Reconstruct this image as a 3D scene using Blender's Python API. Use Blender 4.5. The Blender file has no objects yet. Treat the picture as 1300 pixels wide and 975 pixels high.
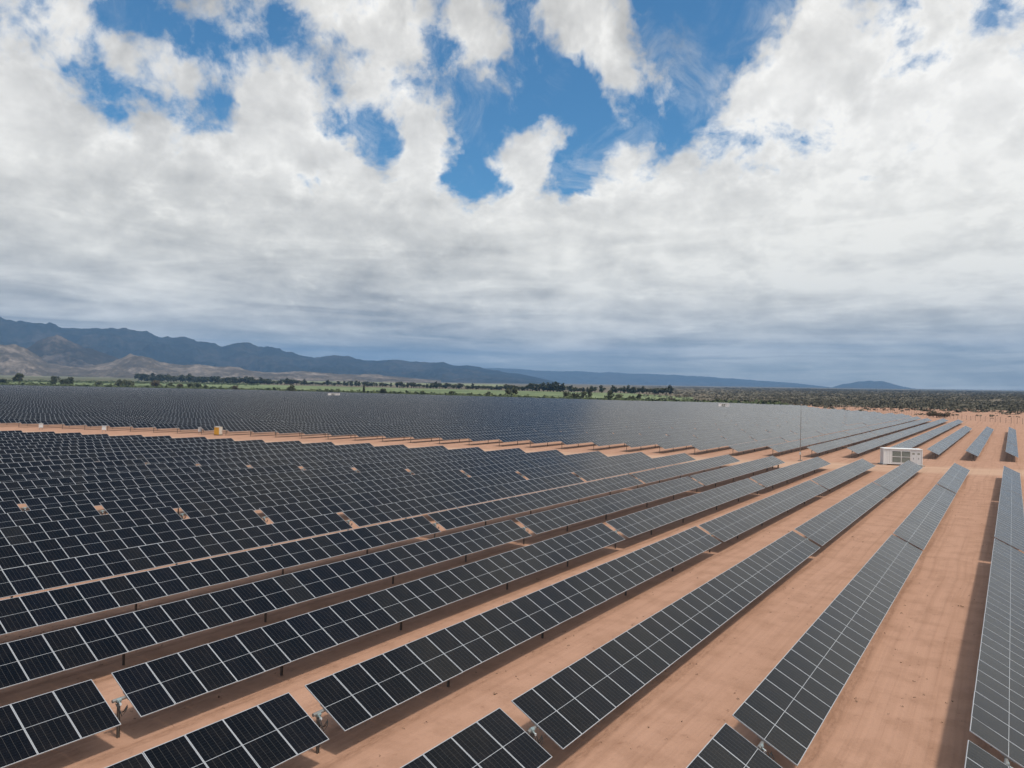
import bpy, bmesh, math, random
import numpy as np
from mathutils import Vector, Matrix

random.seed(7)
RNG = np.random.default_rng(11)
scene = bpy.context.scene
COL = scene.collection
rad = math.radians

# ------------------------------------------------------------------ camera
CAM = np.array([0.0, 0.0, 12.98])
F_PX, PITCH, YAW, ROLL = 926.3, 0.0055, 0.60158, 0.018114
_cy, _sy = math.cos(YAW), math.sin(YAW)
FWD = np.array([-_sy * math.cos(PITCH), _cy * math.cos(PITCH), math.sin(PITCH)])
_r = np.array([_cy, _sy, 0.0])
_u = np.cross(_r, FWD)
RIGHT = math.cos(ROLL) * _r + math.sin(ROLL) * _u
UP = -math.sin(ROLL) * _r + math.cos(ROLL) * _u
cam_data = bpy.data.cameras.new('camera')
cam = bpy.data.objects.new('camera', cam_data)
COL.objects.link(cam)
cam.matrix_world = Matrix(((RIGHT[0], UP[0], -FWD[0], CAM[0]),
                           (RIGHT[1], UP[1], -FWD[1], CAM[1]),
                           (RIGHT[2], UP[2], -FWD[2], CAM[2]), (0, 0, 0, 1)))
cam_data.sensor_width = 36.0
cam_data.lens = F_PX * 36.0 / 1300.0
cam_data.clip_start = 0.1
cam_data.clip_end = 60000.0
scene.camera = cam

def pix_dir(x, y):
    """World direction of a photograph pixel (1300 x 975)."""
    d = FWD + RIGHT * (x - 650.0) / F_PX - UP * (y - 487.5) / F_PX
    return d / np.linalg.norm(d)

def project(P):
    P = np.asarray(P, float) - CAM
    d = P @ FWD
    return 650 + F_PX * (P @ RIGHT) / d, 487.5 - F_PX * (P @ UP) / d, d

# ------------------------------------------------------------------ sun, exposure
SUN_EL = 62.7
sun_data = bpy.data.lights.new('sun', 'SUN')
sun_data.energy = 2.55
sun_data.angle = rad(4.0)
sun_data.color = (1.0, 0.93, 0.84)
sun = bpy.data.objects.new('sun', sun_data)
COL.objects.link(sun)
sun.rotation_euler = (0, rad(90 - SUN_EL), rad(-7))     # sun stands over +X, a little behind the camera
vs = scene.view_settings
vs.view_transform = 'Standard'
vs.look = 'None'
vs.exposure = 0.0
vs.gamma = 1.0
vs.use_curve_mapping = False
scene.cycles.use_denoising = True
scene.cycles.max_bounces = 8
scene.cycles.volume_bounces = 0

# ------------------------------------------------------------------ node helper
class NG:
    def __init__(self, tree):
        self.t = tree
    def n(self, kind, **kw):
        node = self.t.nodes.new(kind)
        for k, v in kw.items():
            setattr(node, k, v)
        return node
    def put(self, sock, v):
        if hasattr(v, 'is_linked') or isinstance(v, bpy.types.NodeSocket):
            self.t.links.new(v, sock)
        else:
            if sock.type == 'RGBA' and len(v) == 3:
                v = (*v, 1.0)
            sock.default_value = v
    def m(self, op, a, b=0.0, c=0.0, clamp=False):
        node = self.n('ShaderNodeMath', operation=op, use_clamp=clamp)
        for i, v in enumerate((a, b, c)):
            self.put(node.inputs[i], v)
        return node.outputs[0]
    def v(self, op, a, b=None, scale=None):
        node = self.n('ShaderNodeVectorMath', operation=op)
        self.put(node.inputs[0], a)
        if b is not None:
            self.put(node.inputs[1], b)
        if scale is not None:
            self.put(node.inputs['Scale'], scale)
        return node.outputs['Value'] if op in ('DOT_PRODUCT', 'LENGTH', 'DISTANCE') else node.outputs[0]
    def sep(self, a):
        node = self.n('ShaderNodeSeparateXYZ')
        self.put(node.inputs[0], a)
        return node.outputs
    def comb(self, x, y, z=0.0):
        node = self.n('ShaderNodeCombineXYZ')
        for i, v in enumerate((x, y, z)):
            self.put(node.inputs[i], v)
        return node.outputs[0]
    def noise(self, vec, scale, detail=4.0, rough=0.5, dist=0.0, dim='3D', lac=2.0):
        node = self.n('ShaderNodeTexNoise', noise_dimensions=dim)
        if vec is not None:
            self.put(node.inputs['Vector'], vec)
        self.put(node.inputs['Scale'], scale)
        self.put(node.inputs['Detail'], detail)
        self.put(node.inputs['Roughness'], rough)
        self.put(node.inputs['Lacunarity'], lac)
        self.put(node.inputs['Distortion'], dist)
        return node.outputs['Fac']
    def step(self, x, a, b, lo=0.0, hi=1.0):
        node = self.n('ShaderNodeMapRange', interpolation_type='SMOOTHSTEP')
        for i, v in enumerate((x, a, b, lo, hi)):
            self.put(node.inputs[i], v)
        return node.outputs[0]
    def lin(self, x, a, b, lo=0.0, hi=1.0):
        node = self.n('ShaderNodeMapRange')
        for i, v in enumerate((x, a, b, lo, hi)):
            self.put(node.inputs[i], v)
        return node.outputs[0]
    def mix(self, f, a, b, blend='MIX'):
        node = self.n('ShaderNodeMix', data_type='RGBA', blend_type=blend)
        self.put(node.inputs[0], f)
        self.put(node.inputs[6], a)
        self.put(node.inputs[7], b)
        return node.outputs[2]
    def ramp(self, x, stops):
        node = self.n('ShaderNodeValToRGB')
        cr = node.color_ramp
        while len(cr.elements) < len(stops):
            cr.elements.new(0.5)
        for e, (p, c) in zip(cr.elements, stops):
            e.position = p
            e.color = (*c, 1.0)
        self.put(node.inputs[0], x)
        return node.outputs[0]

def lin8(r, g, b):
    f = lambda c: c / 12.92 if c <= 0.04045 else ((c + 0.055) / 1.055) ** 2.4
    return (f(r / 255), f(g / 255), f(b / 255))

# ------------------------------------------------------------------ world: blue sky under broken cloud
world = bpy.data.worlds.new('World')
scene.world = world
world.use_nodes = True
wt = world.node_tree
wt.nodes.clear()
W = NG(wt)
sky = W.n('ShaderNodeTexSky', sky_type='NISHITA')
sky.sun_disc = False
sky.sun_elevation = rad(SUN_EL)
sky.sun_rotation = rad(97)
sky.altitude = 100
sky.air_density = 1.0
sky.dust_density = 0.6
sky.ozone_density = 3.0
tc = W.n('ShaderNodeTexCoord')
D = tc.outputs['Generated']
dx, dy, dz = W.sep(D)
el = W.m('MAXIMUM', dz, 0.0)

# cloud coordinates: puffs overhead, flattening into layers towards the horizon
lz = W.m('LOGARITHM', W.m('ADD', el, 0.07), math.e)
Q = W.comb(W.m('MULTIPLY', dx, 2.3), W.m('MULTIPLY', dy, 2.3), lz)
# where the layer is open (negative) or packed (positive): x, y in the photograph, radius in degrees, weight
PATCH = [
    # x, y of the patch in the photograph, radius deg, weight
    (185, 25, 4.2, -.55), (262, 68, 3.4, -.40), (82, 100, 2.8, -.62), (145, 108, 2.2, -.42), (245, 138, 2.4, -.60),
    (280, 150, 1.8, -.42), (395, 55, 3.4, -.42), (425, 85, 2.6, -.34), (330, 75, 2.2, -.20), (492, 182, 2.8, -.80), (425, 130, 2.2, -.40),
    (512, 215, 2.0, -.6), (560, 55, 2.6, -.34), (545, 110, 2.4, -.24), (595, 150, 2.4, -.50), (598, 190, 2.4, -.62), (690, 120, 4.2, -.85), (735, 160, 3.2, -.75), (640, 110, 2.4, -.4),
    (690, 30, 2.6, -.36), (780, 120, 2.4, -.26), (850, 65, 4.6, -.52), (935, 60, 4.2, -.62), (985, 25, 3.0, -.52), (905, 20, 3.0, -.30),
    (1085, 22, 1.8, -.40), (612, 238, 2.2, -.85), (690, 230, 2.4, -.85), (740, 226, 1.8, -.6), (560, 160, 1.6, -.3), (1278, 45, 2.4, -.46), (1160, 72, 1.5, -.32), (400, 222, 1.9, -.62), (440, 240, 1.4, -.3), (520, 290, 1.8, -.5), (640, 205, 1.5, -.3),
    (0, 15, 1.6, -.25), (850, 162, 2.0, -.60), (900, 115, 2.0, -.35), (800, 150, 1.6, -.3),
    (60, 40, 3.6, .55), (190, 85, 2.4, .75), (120, 70, 1.8, .3), (230, 95, 1.8, .3), (40, 140, 3.4, .20), (290, 95, 3.4, .70), (370, 120, 3.2, .55), (330, 160, 4.0, .3),
    (470, 20, 2.6, .55), (420, 20, 2.0, .5), (615, 65, 2.8, .70), (655, 45, 1.8, .4), (600, 15, 2.2, .4), (468, 115, 2.4, .55), (528, 130, 2.3, .6),
    (445, 205, 2.8, .62), (545, 172, 1.9, .7), (550, 215, 2.2, .6), (555, 200, 1.8, .2), (672, 185, 2.8, .85), (700, 200, 1.8, .4), (755, 40, 2.6, .5), (785, 68, 2.4, .5), (735, 10, 2.0, .4), (803, 85, 1.6, .22), (768, 140, 1.4, .55), (800, 170, 1.6, .3), (940, 45, 1.5, .2),
    (1050, 60, 3.0, .52), (1000, 100, 3.6, .50), (960, 125, 3.0, .4), (1180, 30, 4.2, .36), (925, 105, 2.6, .34), (1048, 20, 1.2, .45), (890, 150, 3.0, .25), (1120, 120, 4.0, .3), (1240, 100, 4, .3),
]
wn = W.n('ShaderNodeTexNoise')
W.put(wn.inputs['Vector'], Q)
wn.inputs['Scale'].default_value = 2.6
wn.inputs['Detail'].default_value = 5.0
wn.inputs['Roughness'].default_value = 0.6
warp = W.v('SCALE', W.v('SUBTRACT', wn.outputs['Color'], (0.5, 0.5, 0.5)), scale=0.15)
DW = W.v('NORMALIZE', W.v('ADD', D, warp))
acc = None
for (px, py, r_deg, wgt) in PATCH:
    c = pix_dir(px, py)
    dt = W.v('DOT_PRODUCT', DW, tuple(c))
    k = 1.0 / (1.0 - math.cos(rad(r_deg)))
    g = W.m('POWER', math.e, W.m('MULTIPLY_ADD', dt, k, -k))
    acc = W.m('MULTIPLY_ADD', g, wgt * 0.80, acc if acc is not None else 0.0)

# unseen sky added for panel reflections: clear patches overhead, bright cloud further right
for (vec, r_deg, wgt) in (((-0.27, 0.40, 0.87), 13.0, -0.55), ((-0.62, 0.25, 0.74), 12.0, -0.35), ((0.38, 0.80, 0.40), 14.0, 0.55)):
    k = 1.0 / (1.0 - math.cos(rad(r_deg)))
    dt = W.v('DOT_PRODUCT', DW, tuple(Vector(vec).normalized()))
    acc = W.m('MULTIPLY_ADD', W.m('POWER', math.e, W.m('MULTIPLY_ADD', dt, k, -k)), wgt, acc)

def puffs(vec, detail=7.0):
    n1 = W.noise(vec, 2.1, detail, 0.54, 0.25)
    n2 = W.noise(W.v('ADD', vec, (3.1, 7.7, 1.2)), 6.0, detail, 0.60, 0.35)
    n3 = W.noise(W.v('ADD', vec, (9.1, 2.7, 5.2)), 17.0, detail - 2, 0.62, 0.2)
    n2 = W.m('ADD', n2, W.m('MULTIPLY', W.m('SUBTRACT', n3, 0.5), 0.40))
    return W.m('ADD', W.m('MULTIPLY', W.m('SUBTRACT', n1, 0.5), 1.35), W.m('MULTIPLY', W.m('SUBTRACT', n2, 0.5), 1.95))
d0 = puffs(Q)
d1 = puffs(W.v('ADD', Q, (0.05, 0.0, 0.09)), 4.0)         # a step towards the sun, for relief
base = W.step(el, 0.19, 0.37, 0.95, 0.10)
cover = W.m('ADD', acc, base)
dens = W.m('ADD', d0, cover)
mask = W.step(dens, -0.20, 0.36)
wisp = W.noise(W.v('ADD', Q, (7.7, 2.1, 3.3)), 4.2, 7.0, 0.66, 0.9)
mask = W.m('MAXIMUM', mask, W.m('MULTIPLY', W.step(wisp, 0.46, 0.76), W.step(dens, -0.75, -0.10, 0.12, 0.55)))
thick = W.step(dens, 0.15, 0.9)
relief = W.m('SUBTRACT', d0, d1)
tone_n = W.noise(W.v('ADD', Q, (1.9, 4.4, 0.6)), 1.3, 3.0, 0.5, 0.5)
tone_f = W.noise(W.v('ADD', Q, (5.2, 1.3, 0.0)), 3.6, 4.0, 0.52, 0.6)
streak = W.noise(W.comb(W.m('MULTIPLY', dx, 1.7), W.m('MULTIPLY', dy, 1.7), W.m('MULTIPLY', lz, 2.6)), 3.0, 6.0, 0.55, 0.7)
tone = W.m('ADD', W.m('MULTIPLY', W.m('SUBTRACT', tone_n, 0.5), 0.95), W.m('MULTIPLY', W.m('SUBTRACT', tone_f, 0.5), 0.60))
glow = W.m('POWER', W.m('MAXIMUM', W.v('DOT_PRODUCT', D, tuple(pix_dir(1150, 150))), 0.0), 10.0)
far = W.step(el, 0.07, 0.30, 1.0, 0.0)
lum = W.m('ADD', W.m('ADD', 0.685, W.m('MULTIPLY', tone, 0.66)), W.m('MULTIPLY', W.m('MULTIPLY', W.step(el, 0.07, 0.15), W.step(el, 0.30, 0.42, 1.0, 0.0)), 0.06))
lum = W.m('ADD', lum, W.m('MULTIPLY', relief, W.lin(thick, 0, 1, -0.45, -0.20)))
lum = W.m('ADD', lum, W.m('MULTIPLY', W.m('SUBTRACT', streak, 0.5), W.lin(far, 0, 1, 0.20, 0.88)))
lum = W.m('ADD', lum, W.m('MULTIPLY', glow, 0.17))
lum = W.m('MINIMUM', W.m('MAXIMUM', lum, 0.42), 1.0)
# cloud brightened around the unseen sun, added to lift light in the shadows
SUN_DIR = (math.cos(rad(SUN_EL)) * math.cos(rad(7)), -math.cos(rad(SUN_EL)) * math.sin(rad(7)), math.sin(rad(SUN_EL)))
near_sun = W.m('POWER', W.m('MAXIMUM', W.v('DOT_PRODUCT', D, SUN_DIR), 0.0), 7.0)
lum = W.m('ADD', lum, W.m('MULTIPLY', near_sun, 1.5))
# duller, bluer far layers low down
lowf = W.m('ADD', W.m('ADD', el, W.m('MULTIPLY', W.m('SUBTRACT', streak, 0.5), 0.11)), W.m('MULTIPLY', tone, 0.04))
low = W.step(lowf, 0.012, 0.095)
tint = W.mix(low, (0.71, 0.73, 0.645), W.mix(W.step(el, 0.10, 0.36), (1.14, 1.095, 0.975), (1.10, 1.075, 1.02)))
tint = W.mix(W.step(el, 0.0, 0.035, 0.75, 0.0), tint, (0.74, 0.745, 0.69))
cloud_col = W.v('SCALE', tint, scale=lum)
bg_sky = W.n('ShaderNodeBackground')
hue = W.mix(1.0, sky.outputs[0], (0.35, 0.71, 0.84), 'MULTIPLY')
W.put(bg_sky.inputs[0], hue)
bg_sky.inputs[1].default_value = 0.15
bg_cl = W.n('ShaderNodeBackground')
W.put(bg_cl.inputs[0], cloud_col)
bg_cl.inputs[1].default_value = 1.0
mx = W.n('ShaderNodeMixShader')
W.put(mx.inputs[0], mask)
W.t.links.new(bg_sky.outputs[0], mx.inputs[1])
W.t.links.new(bg_cl.outputs[0], mx.inputs[2])
world.cycles.sampling_method = 'MANUAL'
world.cycles.sample_map_resolution = 512
wo = W.n('ShaderNodeOutputWorld')
W.t.links.new(mx.outputs[0], wo.inputs[0])

# ------------------------------------------------------------------ materials
def new_mat(name):
    m = bpy.data.materials.new(name)
    m.use_nodes = True
    m.node_tree.nodes.clear()
    g = NG(m.node_tree)
    out = g.n('ShaderNodeOutputMaterial')
    b = g.n('ShaderNodeBsdfPrincipled')
    g.t.links.new(b.outputs[0], out.inputs[0])
    return m, g, b

def simple_mat(name, col, rough=0.6, metal=0.0, var=0.15, scale=3.0, bump=0.0):
    m, g, b = new_mat(name)
    t = g.n('ShaderNodeTexCoord')
    n = g.noise(t.outputs['Object'], scale, 5.0, 0.6)
    dark = tuple(c * (1 - var) for c in col)
    lite = tuple(min(1, c * (1 + var)) for c in col)
    g.put(b.inputs['Base Color'], g.mix(n, dark, lite))
    g.put(b.inputs['Roughness'], g.lin(n, 0.2, 0.8, max(0.02, rough - 0.08), min(1, rough + 0.08)))
    b.inputs['Metallic'].default_value = metal
    if bump:
        bn = g.n('ShaderNodeBump')
        bn.inputs['Strength'].default_value = bump
        g.put(bn.inputs['Height'], n)
        g.t.links.new(bn.outputs[0], b.inputs['Normal'])
    return m

def panel_mat(name, framed):
    """Dark glass over silicon cells; framed=True also draws the aluminium rim (for modules too far to build it)."""
    m, g, b = new_mat(name)
    uv = g.n('ShaderNodeUVMap', uv_map='UVMap').outputs[0]
    u, v, _ = g.sep(uv)
    fu = g.m('FRACT', u)
    rid = g.n('ShaderNodeTexWhiteNoise', noise_dimensions='2D')
    oi = g.n('ShaderNodeObjectInfo')
    g.put(rid.inputs['Vector'], g.comb(g.m('FLOOR', u), g.m('ADD', g.m('MULTIPLY', oi.outputs['Random'], 91.0), g.m('FLOOR', v)), 0.0))
    rnd = rid.outputs['Value']
    fv = g.m('FRACT', v)
    # cell columns and rows
    cu = g.m('ABSOLUTE', g.m('SUBTRACT', g.m('FRACT', g.m('MULTIPLY', fu, 6.0)), 0.5))
    cv = g.m('ABSOLUTE', g.m('SUBTRACT', g.m('FRACT', g.m('MULTIPLY', fv, 22.0)), 0.5))
    line_u = g.m('GREATER_THAN', cu, 0.472)
    line_v = g.m('GREATER_THAN', cv, 0.460)
    bb = g.m('ABSOLUTE', g.m('SUBTRACT', g.m('FRACT', g.m('MULTIPLY', fu, 60.0)), 0.5))
    bus = g.m('GREATER_THAN', bb, 0.42)
    mid = g.m('LESS_THAN', g.m('ABSOLUTE', g.m('SUBTRACT', fv, 0.5)), 0.0036)
    col = g.ramp(rnd, [(0.0, (0.0025, 0.0028, 0.0032)), (0.35, (0.003, 0.003, 0.003)), (0.62, (0.003, 0.0034, 0.005)), (0.85, (0.0045, 0.0042, 0.0038)), (1.0, (0.010, 0.0095, 0.0085))])
    col = g.mix(g.m('MULTIPLY', bus, 0.05), col, (0.10, 0.10, 0.10))
    col = g.mix(g.m('MULTIPLY', line_v, 0.12), col, (0.09, 0.09, 0.095))
    col = g.mix(g.m('MULTIPLY', line_u, 0.42), col, (0.115, 0.105, 0.09))
    col = g.mix(mid, col, (0.42, 0.43, 0.44))
    rough = g.lin(rnd, 0.0, 1.0, 0.17, 0.22)
    # a thin film of dust, uneven
    tc_ = g.n('ShaderNodeTexCoord')
    dust = g.noise(tc_.outputs['Object'], 1.3, 5.0, 0.65)
    col = g.mix(g.step(dust, 0.40, 0.85, 0.0, 0.02), col, (0.42, 0.30, 0.22))
    if framed:
        eu = g.m('MINIMUM', fu, g.m('SUBTRACT', 1.0, fu))
        ev = g.m('MINIMUM', fv, g.m('SUBTRACT', 1.0, fv))
        fr = g.m('MAXIMUM', g.m('LESS_THAN', eu, 0.0215), g.m('LESS_THAN', ev, 0.0105))
        col = g.mix(fr, col, (0.38, 0.39, 0.40))
        rough = g.m('ADD', rough, g.m('MULTIPLY', fr, 0.28))
    g.put(b.inputs['Base Color'], col)
    g.put(b.inputs['Roughness'], rough)
    b.inputs['IOR'].default_value = 1.31
    return m

M_GLASS = panel_mat('panel_glass', False)
M_GLASS_FAR = panel_mat('panel_glass_framed', True)
M_FRAME = simple_mat('anodised_frame', (0.42, 0.43, 0.44), 0.42, 0.0, 0.06, 2.0)
M_BACK = simple_mat('panel_backsheet', (0.10, 0.10, 0.105), 0.7, 0.0, 0.1)
M_STEEL = simple_mat('galvanised_steel', (0.24, 0.235, 0.22), 0.55, 0.3, 0.25, 6.0)
M_POST = simple_mat('weathered_post', (0.13, 0.115, 0.10), 0.7, 0.2, 0.3, 8.0)
M_DRIVE = simple_mat('drive_housing', (0.27, 0.34, 0.34), 0.45, 0.2, 0.12, 5.0)
M_CABLE = simple_mat('black_cable', (0.02, 0.02, 0.02), 0.6)
M_WHITE = simple_mat('white_paint', (0.82, 0.82, 0.80), 0.5, 0.0, 0.07, 1.6)
M_GREYW = simple_mat('grey_white_paint', (0.66, 0.67, 0.67), 0.5, 0.0, 0.1, 2.0)
M_GRILLE = simple_mat('grille_grey', (0.30, 0.30, 0.25), 0.6, 0.1, 0.3, 9.0)
M_DARK = simple_mat('dark_rubber', (0.03, 0.03, 0.032), 0.7)
M_YELLOW = simple_mat('yellow_plastic', (0.62, 0.33, 0.035), 0.5, 0.0, 0.1, 2.0)
M_CREAM = simple_mat('cream_plastic', (0.66, 0.60, 0.52), 0.5, 0.0, 0.06, 2.0)
M_CONC = simple_mat('concrete', (0.34, 0.30, 0.26), 0.9, 0.0, 0.2, 3.0)
M_WOOD = simple_mat('grey_timber', (0.20, 0.165, 0.13), 0.85, 0.0, 0.3, 5.0)
M_BARK = simple_mat('bark', (0.10, 0.075, 0.055), 0.9, 0.0, 0.3, 3.0)

def foliage_mat(name, a, b_, scale=0.35, soft=0.35):
    m, g, b = new_mat(name)
    geo = g.n('ShaderNodeNewGeometry')
    n = g.noise(geo.outputs['Position'], scale, 4.0, 0.6)
    w = g.n('ShaderNodeTexWhiteNoise', noise_dimensions='1D')
    g.put(w.inputs['W'], geo.outputs['Random Per Island'])
    f = g.m('ADD', g.m('MULTIPLY', n, 0.6), g.m('MULTIPLY', w.outputs['Value'], 0.4))
    g.put(b.inputs['Base Color'], g.mix(g.step(f, 0.25, 0.75), a, b_))
    b.inputs['Roughness'].default_value = 0.75
    b.inputs['Specular IOR Level'].default_value = 0.15
    nm = g.v('NORMALIZE', g.v('ADD', g.v('SCALE', geo.outputs['Normal'], scale=0.55), (0.0, 0.0, soft)))   # normals leaned upward to soften leaf shading
    g.put(b.inputs['Normal'], nm)
    return m
M_LEAF_DARK = foliage_mat('dark_leaves', (0.034, 0.042, 0.020), (0.082, 0.086, 0.044))
M_LEAF_OLIVE = foliage_mat('olive_leaves', (0.050, 0.058, 0.026), (0.105, 0.105, 0.052))
M_LEAF_BROWN = foliage_mat('dry_brown_leaves', (0.060, 0.048, 0.030), (0.12, 0.10, 0.062))
M_SCRUB = foliage_mat('scrub_leaves', (0.100, 0.090, 0.058), (0.150, 0.130, 0.087), 0.02, 2.0)
M_TUFT = foliage_mat('dry_tuft', (0.11, 0.07, 0.045), (0.26, 0.17, 0.11), 1.5)
M_HEDGE = foliage_mat('hedge_leaves', (0.060, 0.078, 0.030), (0.125, 0.145, 0.065), 0.03, 0.8)

# ------------------------------------------------------------------ object helpers
def link(o):
    COL.objects.link(o)
    return o

def mesh_obj(name, me, parent=None, loc=(0, 0, 0), rot=(0, 0, 0)):
    o = link(bpy.data.objects.new(name, me))
    o.location = loc
    o.rotation_euler = rot
    if parent is not None:
        o.parent = parent
    return o

def tag(o, label=None, cat=None, group=None, kind=None):
    if label: o['label'] = label
    if cat: o['category'] = cat
    if group: o['group'] = group
    if kind: o['kind'] = kind
    return o

def empty(name, loc=(0, 0, 0), rz=0.0):
    o = link(bpy.data.objects.new(name, None))
    o.empty_display_size = 0.3
    o.location = loc
    o.rotation_euler = (0, 0, rz)
    return o

class MB:
    """Collects boxes, bars and tubes into one mesh."""
    def __init__(self):
        self.v, self.f, self.mi, self.mats = [], [], [], []
    def slot(self, m):
        if m not in self.mats: self.mats.append(m)
        return self.mats.index(m)
    def add(self, vs, fs, m):
        k = len(self.v); s = self.slot(m)
        self.v += [tuple(p) for p in vs]
        self.f += [tuple(i + k for i in q) for q in fs]
        self.mi += [s] * len(fs)
    def box(self, lo, hi, m):
        x0, y0, z0 = lo; x1, y1, z1 = hi
        self.add([(x0, y0, z0), (x1, y0, z0), (x1, y1, z0), (x0, y1, z0), (x0, y0, z1), (x1, y0, z1), (x1, y1, z1), (x0, y1, z1)],
                 [(3, 2, 1, 0), (4, 5, 6, 7), (0, 1, 5, 4), (1, 2, 6, 5), (2, 3, 7, 6), (3, 0, 4, 7)], m)
    def tube(self, pts, r, m, seg=8, caps=True):
        pts = [Vector(p) for p in pts]
        rs = r if isinstance(r, (list, tuple)) else [r] * len(pts)
        vs, fs = [], []
        for i, p in enumerate(pts):
            t = (pts[min(i + 1, len(pts) - 1)] - pts[max(i - 1, 0)]).normalized()
            a = t.orthogonal().normalized(); b = t.cross(a)
            for k in range(seg):
                an = 2 * math.pi * k / seg
                vs.append(p + (a * math.cos(an) + b * math.sin(an)) * rs[i])
        for i in range(len(pts) - 1):
            for k in range(seg):
                k2 = (k + 1) % seg
                fs.append((i * seg + k, i * seg + k2, (i + 1) * seg + k2, (i + 1) * seg + k))
        if caps:
            fs.append(tuple(range(seg))[::-1]); fs.append(tuple((len(pts) - 1) * seg + k for k in range(seg)))
        self.add(vs, fs, m)
    def mesh(self, name, smooth=False, bevel=0.0):
        me = bpy.data.meshes.new(name)
        me.from_pydata(self.v, [], self.f)
        for m in self.mats: me.materials.append(m)
        me.polygons.foreach_set('material_index', self.mi)
        if bevel:
            bm = bmesh.new(); bm.from_mesh(me)
            bmesh.ops.bevel(bm, geom=bm.edges[:], offset=bevel, segments=2, affect='EDGES', clamp_overlap=True)
            bm.to_mesh(me); bm.free()
        if smooth: me.polygons.foreach_set('use_smooth', [True] * len(me.polygons))
        me.update()
        return me
    def build(self, name, parent=None, loc=(0, 0, 0), rot=(0, 0, 0), **kw):
        return mesh_obj(name, self.mesh(name, **kw), parent, loc, rot)

def np_mesh(name, V, Q, mats, mi=None, uv=None, smooth=False):
    V = np.asarray(V, np.float32); Q = np.asarray(Q, np.int32)
    n = Q.shape[1]
    me = bpy.data.meshes.new(name)
    me.vertices.add(len(V)); me.vertices.foreach_set('co', V.ravel())
    me.loops.add(Q.size); me.loops.foreach_set('vertex_index', Q.ravel())
    me.polygons.add(len(Q))
    me.polygons.foreach_set('loop_start', np.arange(0, Q.size, n, dtype=np.int32))
    me.polygons.foreach_set('loop_total', np.full(len(Q), n, np.int32))
    for m in mats: me.materials.append(m)
    if mi is not None: me.polygons.foreach_set('material_index', np.asarray(mi, np.int32))
    me.polygons.foreach_set('use_smooth', np.full(len(Q), bool(smooth)))
    if uv is not None:
        l = me.uv_layers.new(name='UVMap')
        l.data.foreach_set('uv', np.asarray(uv, np.float32).ravel())
    me.update(calc_edges=True)
    me.validate()
    return me

# ------------------------------------------------------------------ terrain
_az = lambda x: math.atan2(-pix_dir(x, 495)[0], pix_dir(x, 495)[1])      # positive to the left of the rows
EDGE_AZ = [_az(x) for x in (1300, 1100, 1000, 900, 800, 650, 330, 0)]
EDGE_R = [520, 600, 720, 790, 800, 900, 1300, 1600]
def edge_r(a):
    return np.interp(a, EDGE_AZ, EDGE_R)
def ground_z(x, y):
    x = np.asarray(x, float); y = np.asarray(y, float)
    r = np.hypot(x, y); a = np.arctan2(-x, y)
    d = np.maximum(0.0, r - edge_r(a))
    return 0.0086 * d * d / (d + 60.0)
def at(px, py):
    """Where the line of sight through a pixel meets the ground."""
    d = pix_dir(px, py); h = math.hypot(d[0], d[1])
    lo, hi = 20.0, 16000.0
    f = lambda r: CAM[2] + d[2] / h * r - float(ground_z(d[0] / h * r, d[1] / h * r))
    for r in np.geomspace(20, 16000, 400):
        if f(r) < 0: hi = r; break
        lo = r
    for _ in range(40):
        mid = 0.5 * (lo + hi)
        if f(mid) < 0: hi = mid
        else: lo = mid
    return Vector((d[0] / h * lo, d[1] / h * lo, float(ground_z(d[0] / h * lo, d[1] / h * lo))))

def make_ground():
    az = np.concatenate([np.linspace(-0.2, 1.4, 161), np.linspace(1.4, 2 * math.pi - 0.2, 60)[1:-1]])
    rr = np.concatenate([[0.0], np.geomspace(8, 24000, 124)])
    A, R = np.meshgrid(az, rr[1:], indexing='ij')
    X, Y = -np.sin(A) * R, np.cos(A) * R
    Z = ground_z(X, Y)
    na, nr = A.shape
    V = np.stack([X.ravel(), Y.ravel(), Z.ravel()], 1)
    V = np.vstack([V, [[0, 0, 0]]])
    c = len(V) - 1
    quads, tris = [], []
    for i in range(na):
        j = (i + 1) % na
        for k in range(nr - 1):
            quads.append((i * nr + k, i * nr + k + 1, j * nr + k + 1, j * nr + k))
        tris.append((c, i * nr, j * nr))
    me = bpy.data.meshes.new('ground')
    me.from_pydata(V.tolist(), [], quads + [t for t in tris])
    me.polygons.foreach_set('use_smooth', [True] * len(me.polygons))
    # sand on the site, scrub plain and farmland soil outside it
    d = R - edge_r(A)
    w = np.clip((d - 20) / 260, 0, 1) * np.clip((R - 560) / 300, 0, 1)
    at_ = me.attributes.new('plain', 'FLOAT', 'POINT')
    at_.data.foreach_set('value', np.append(w.ravel(), 0).astype(np.float32))
    me.update()
    return me

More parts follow.
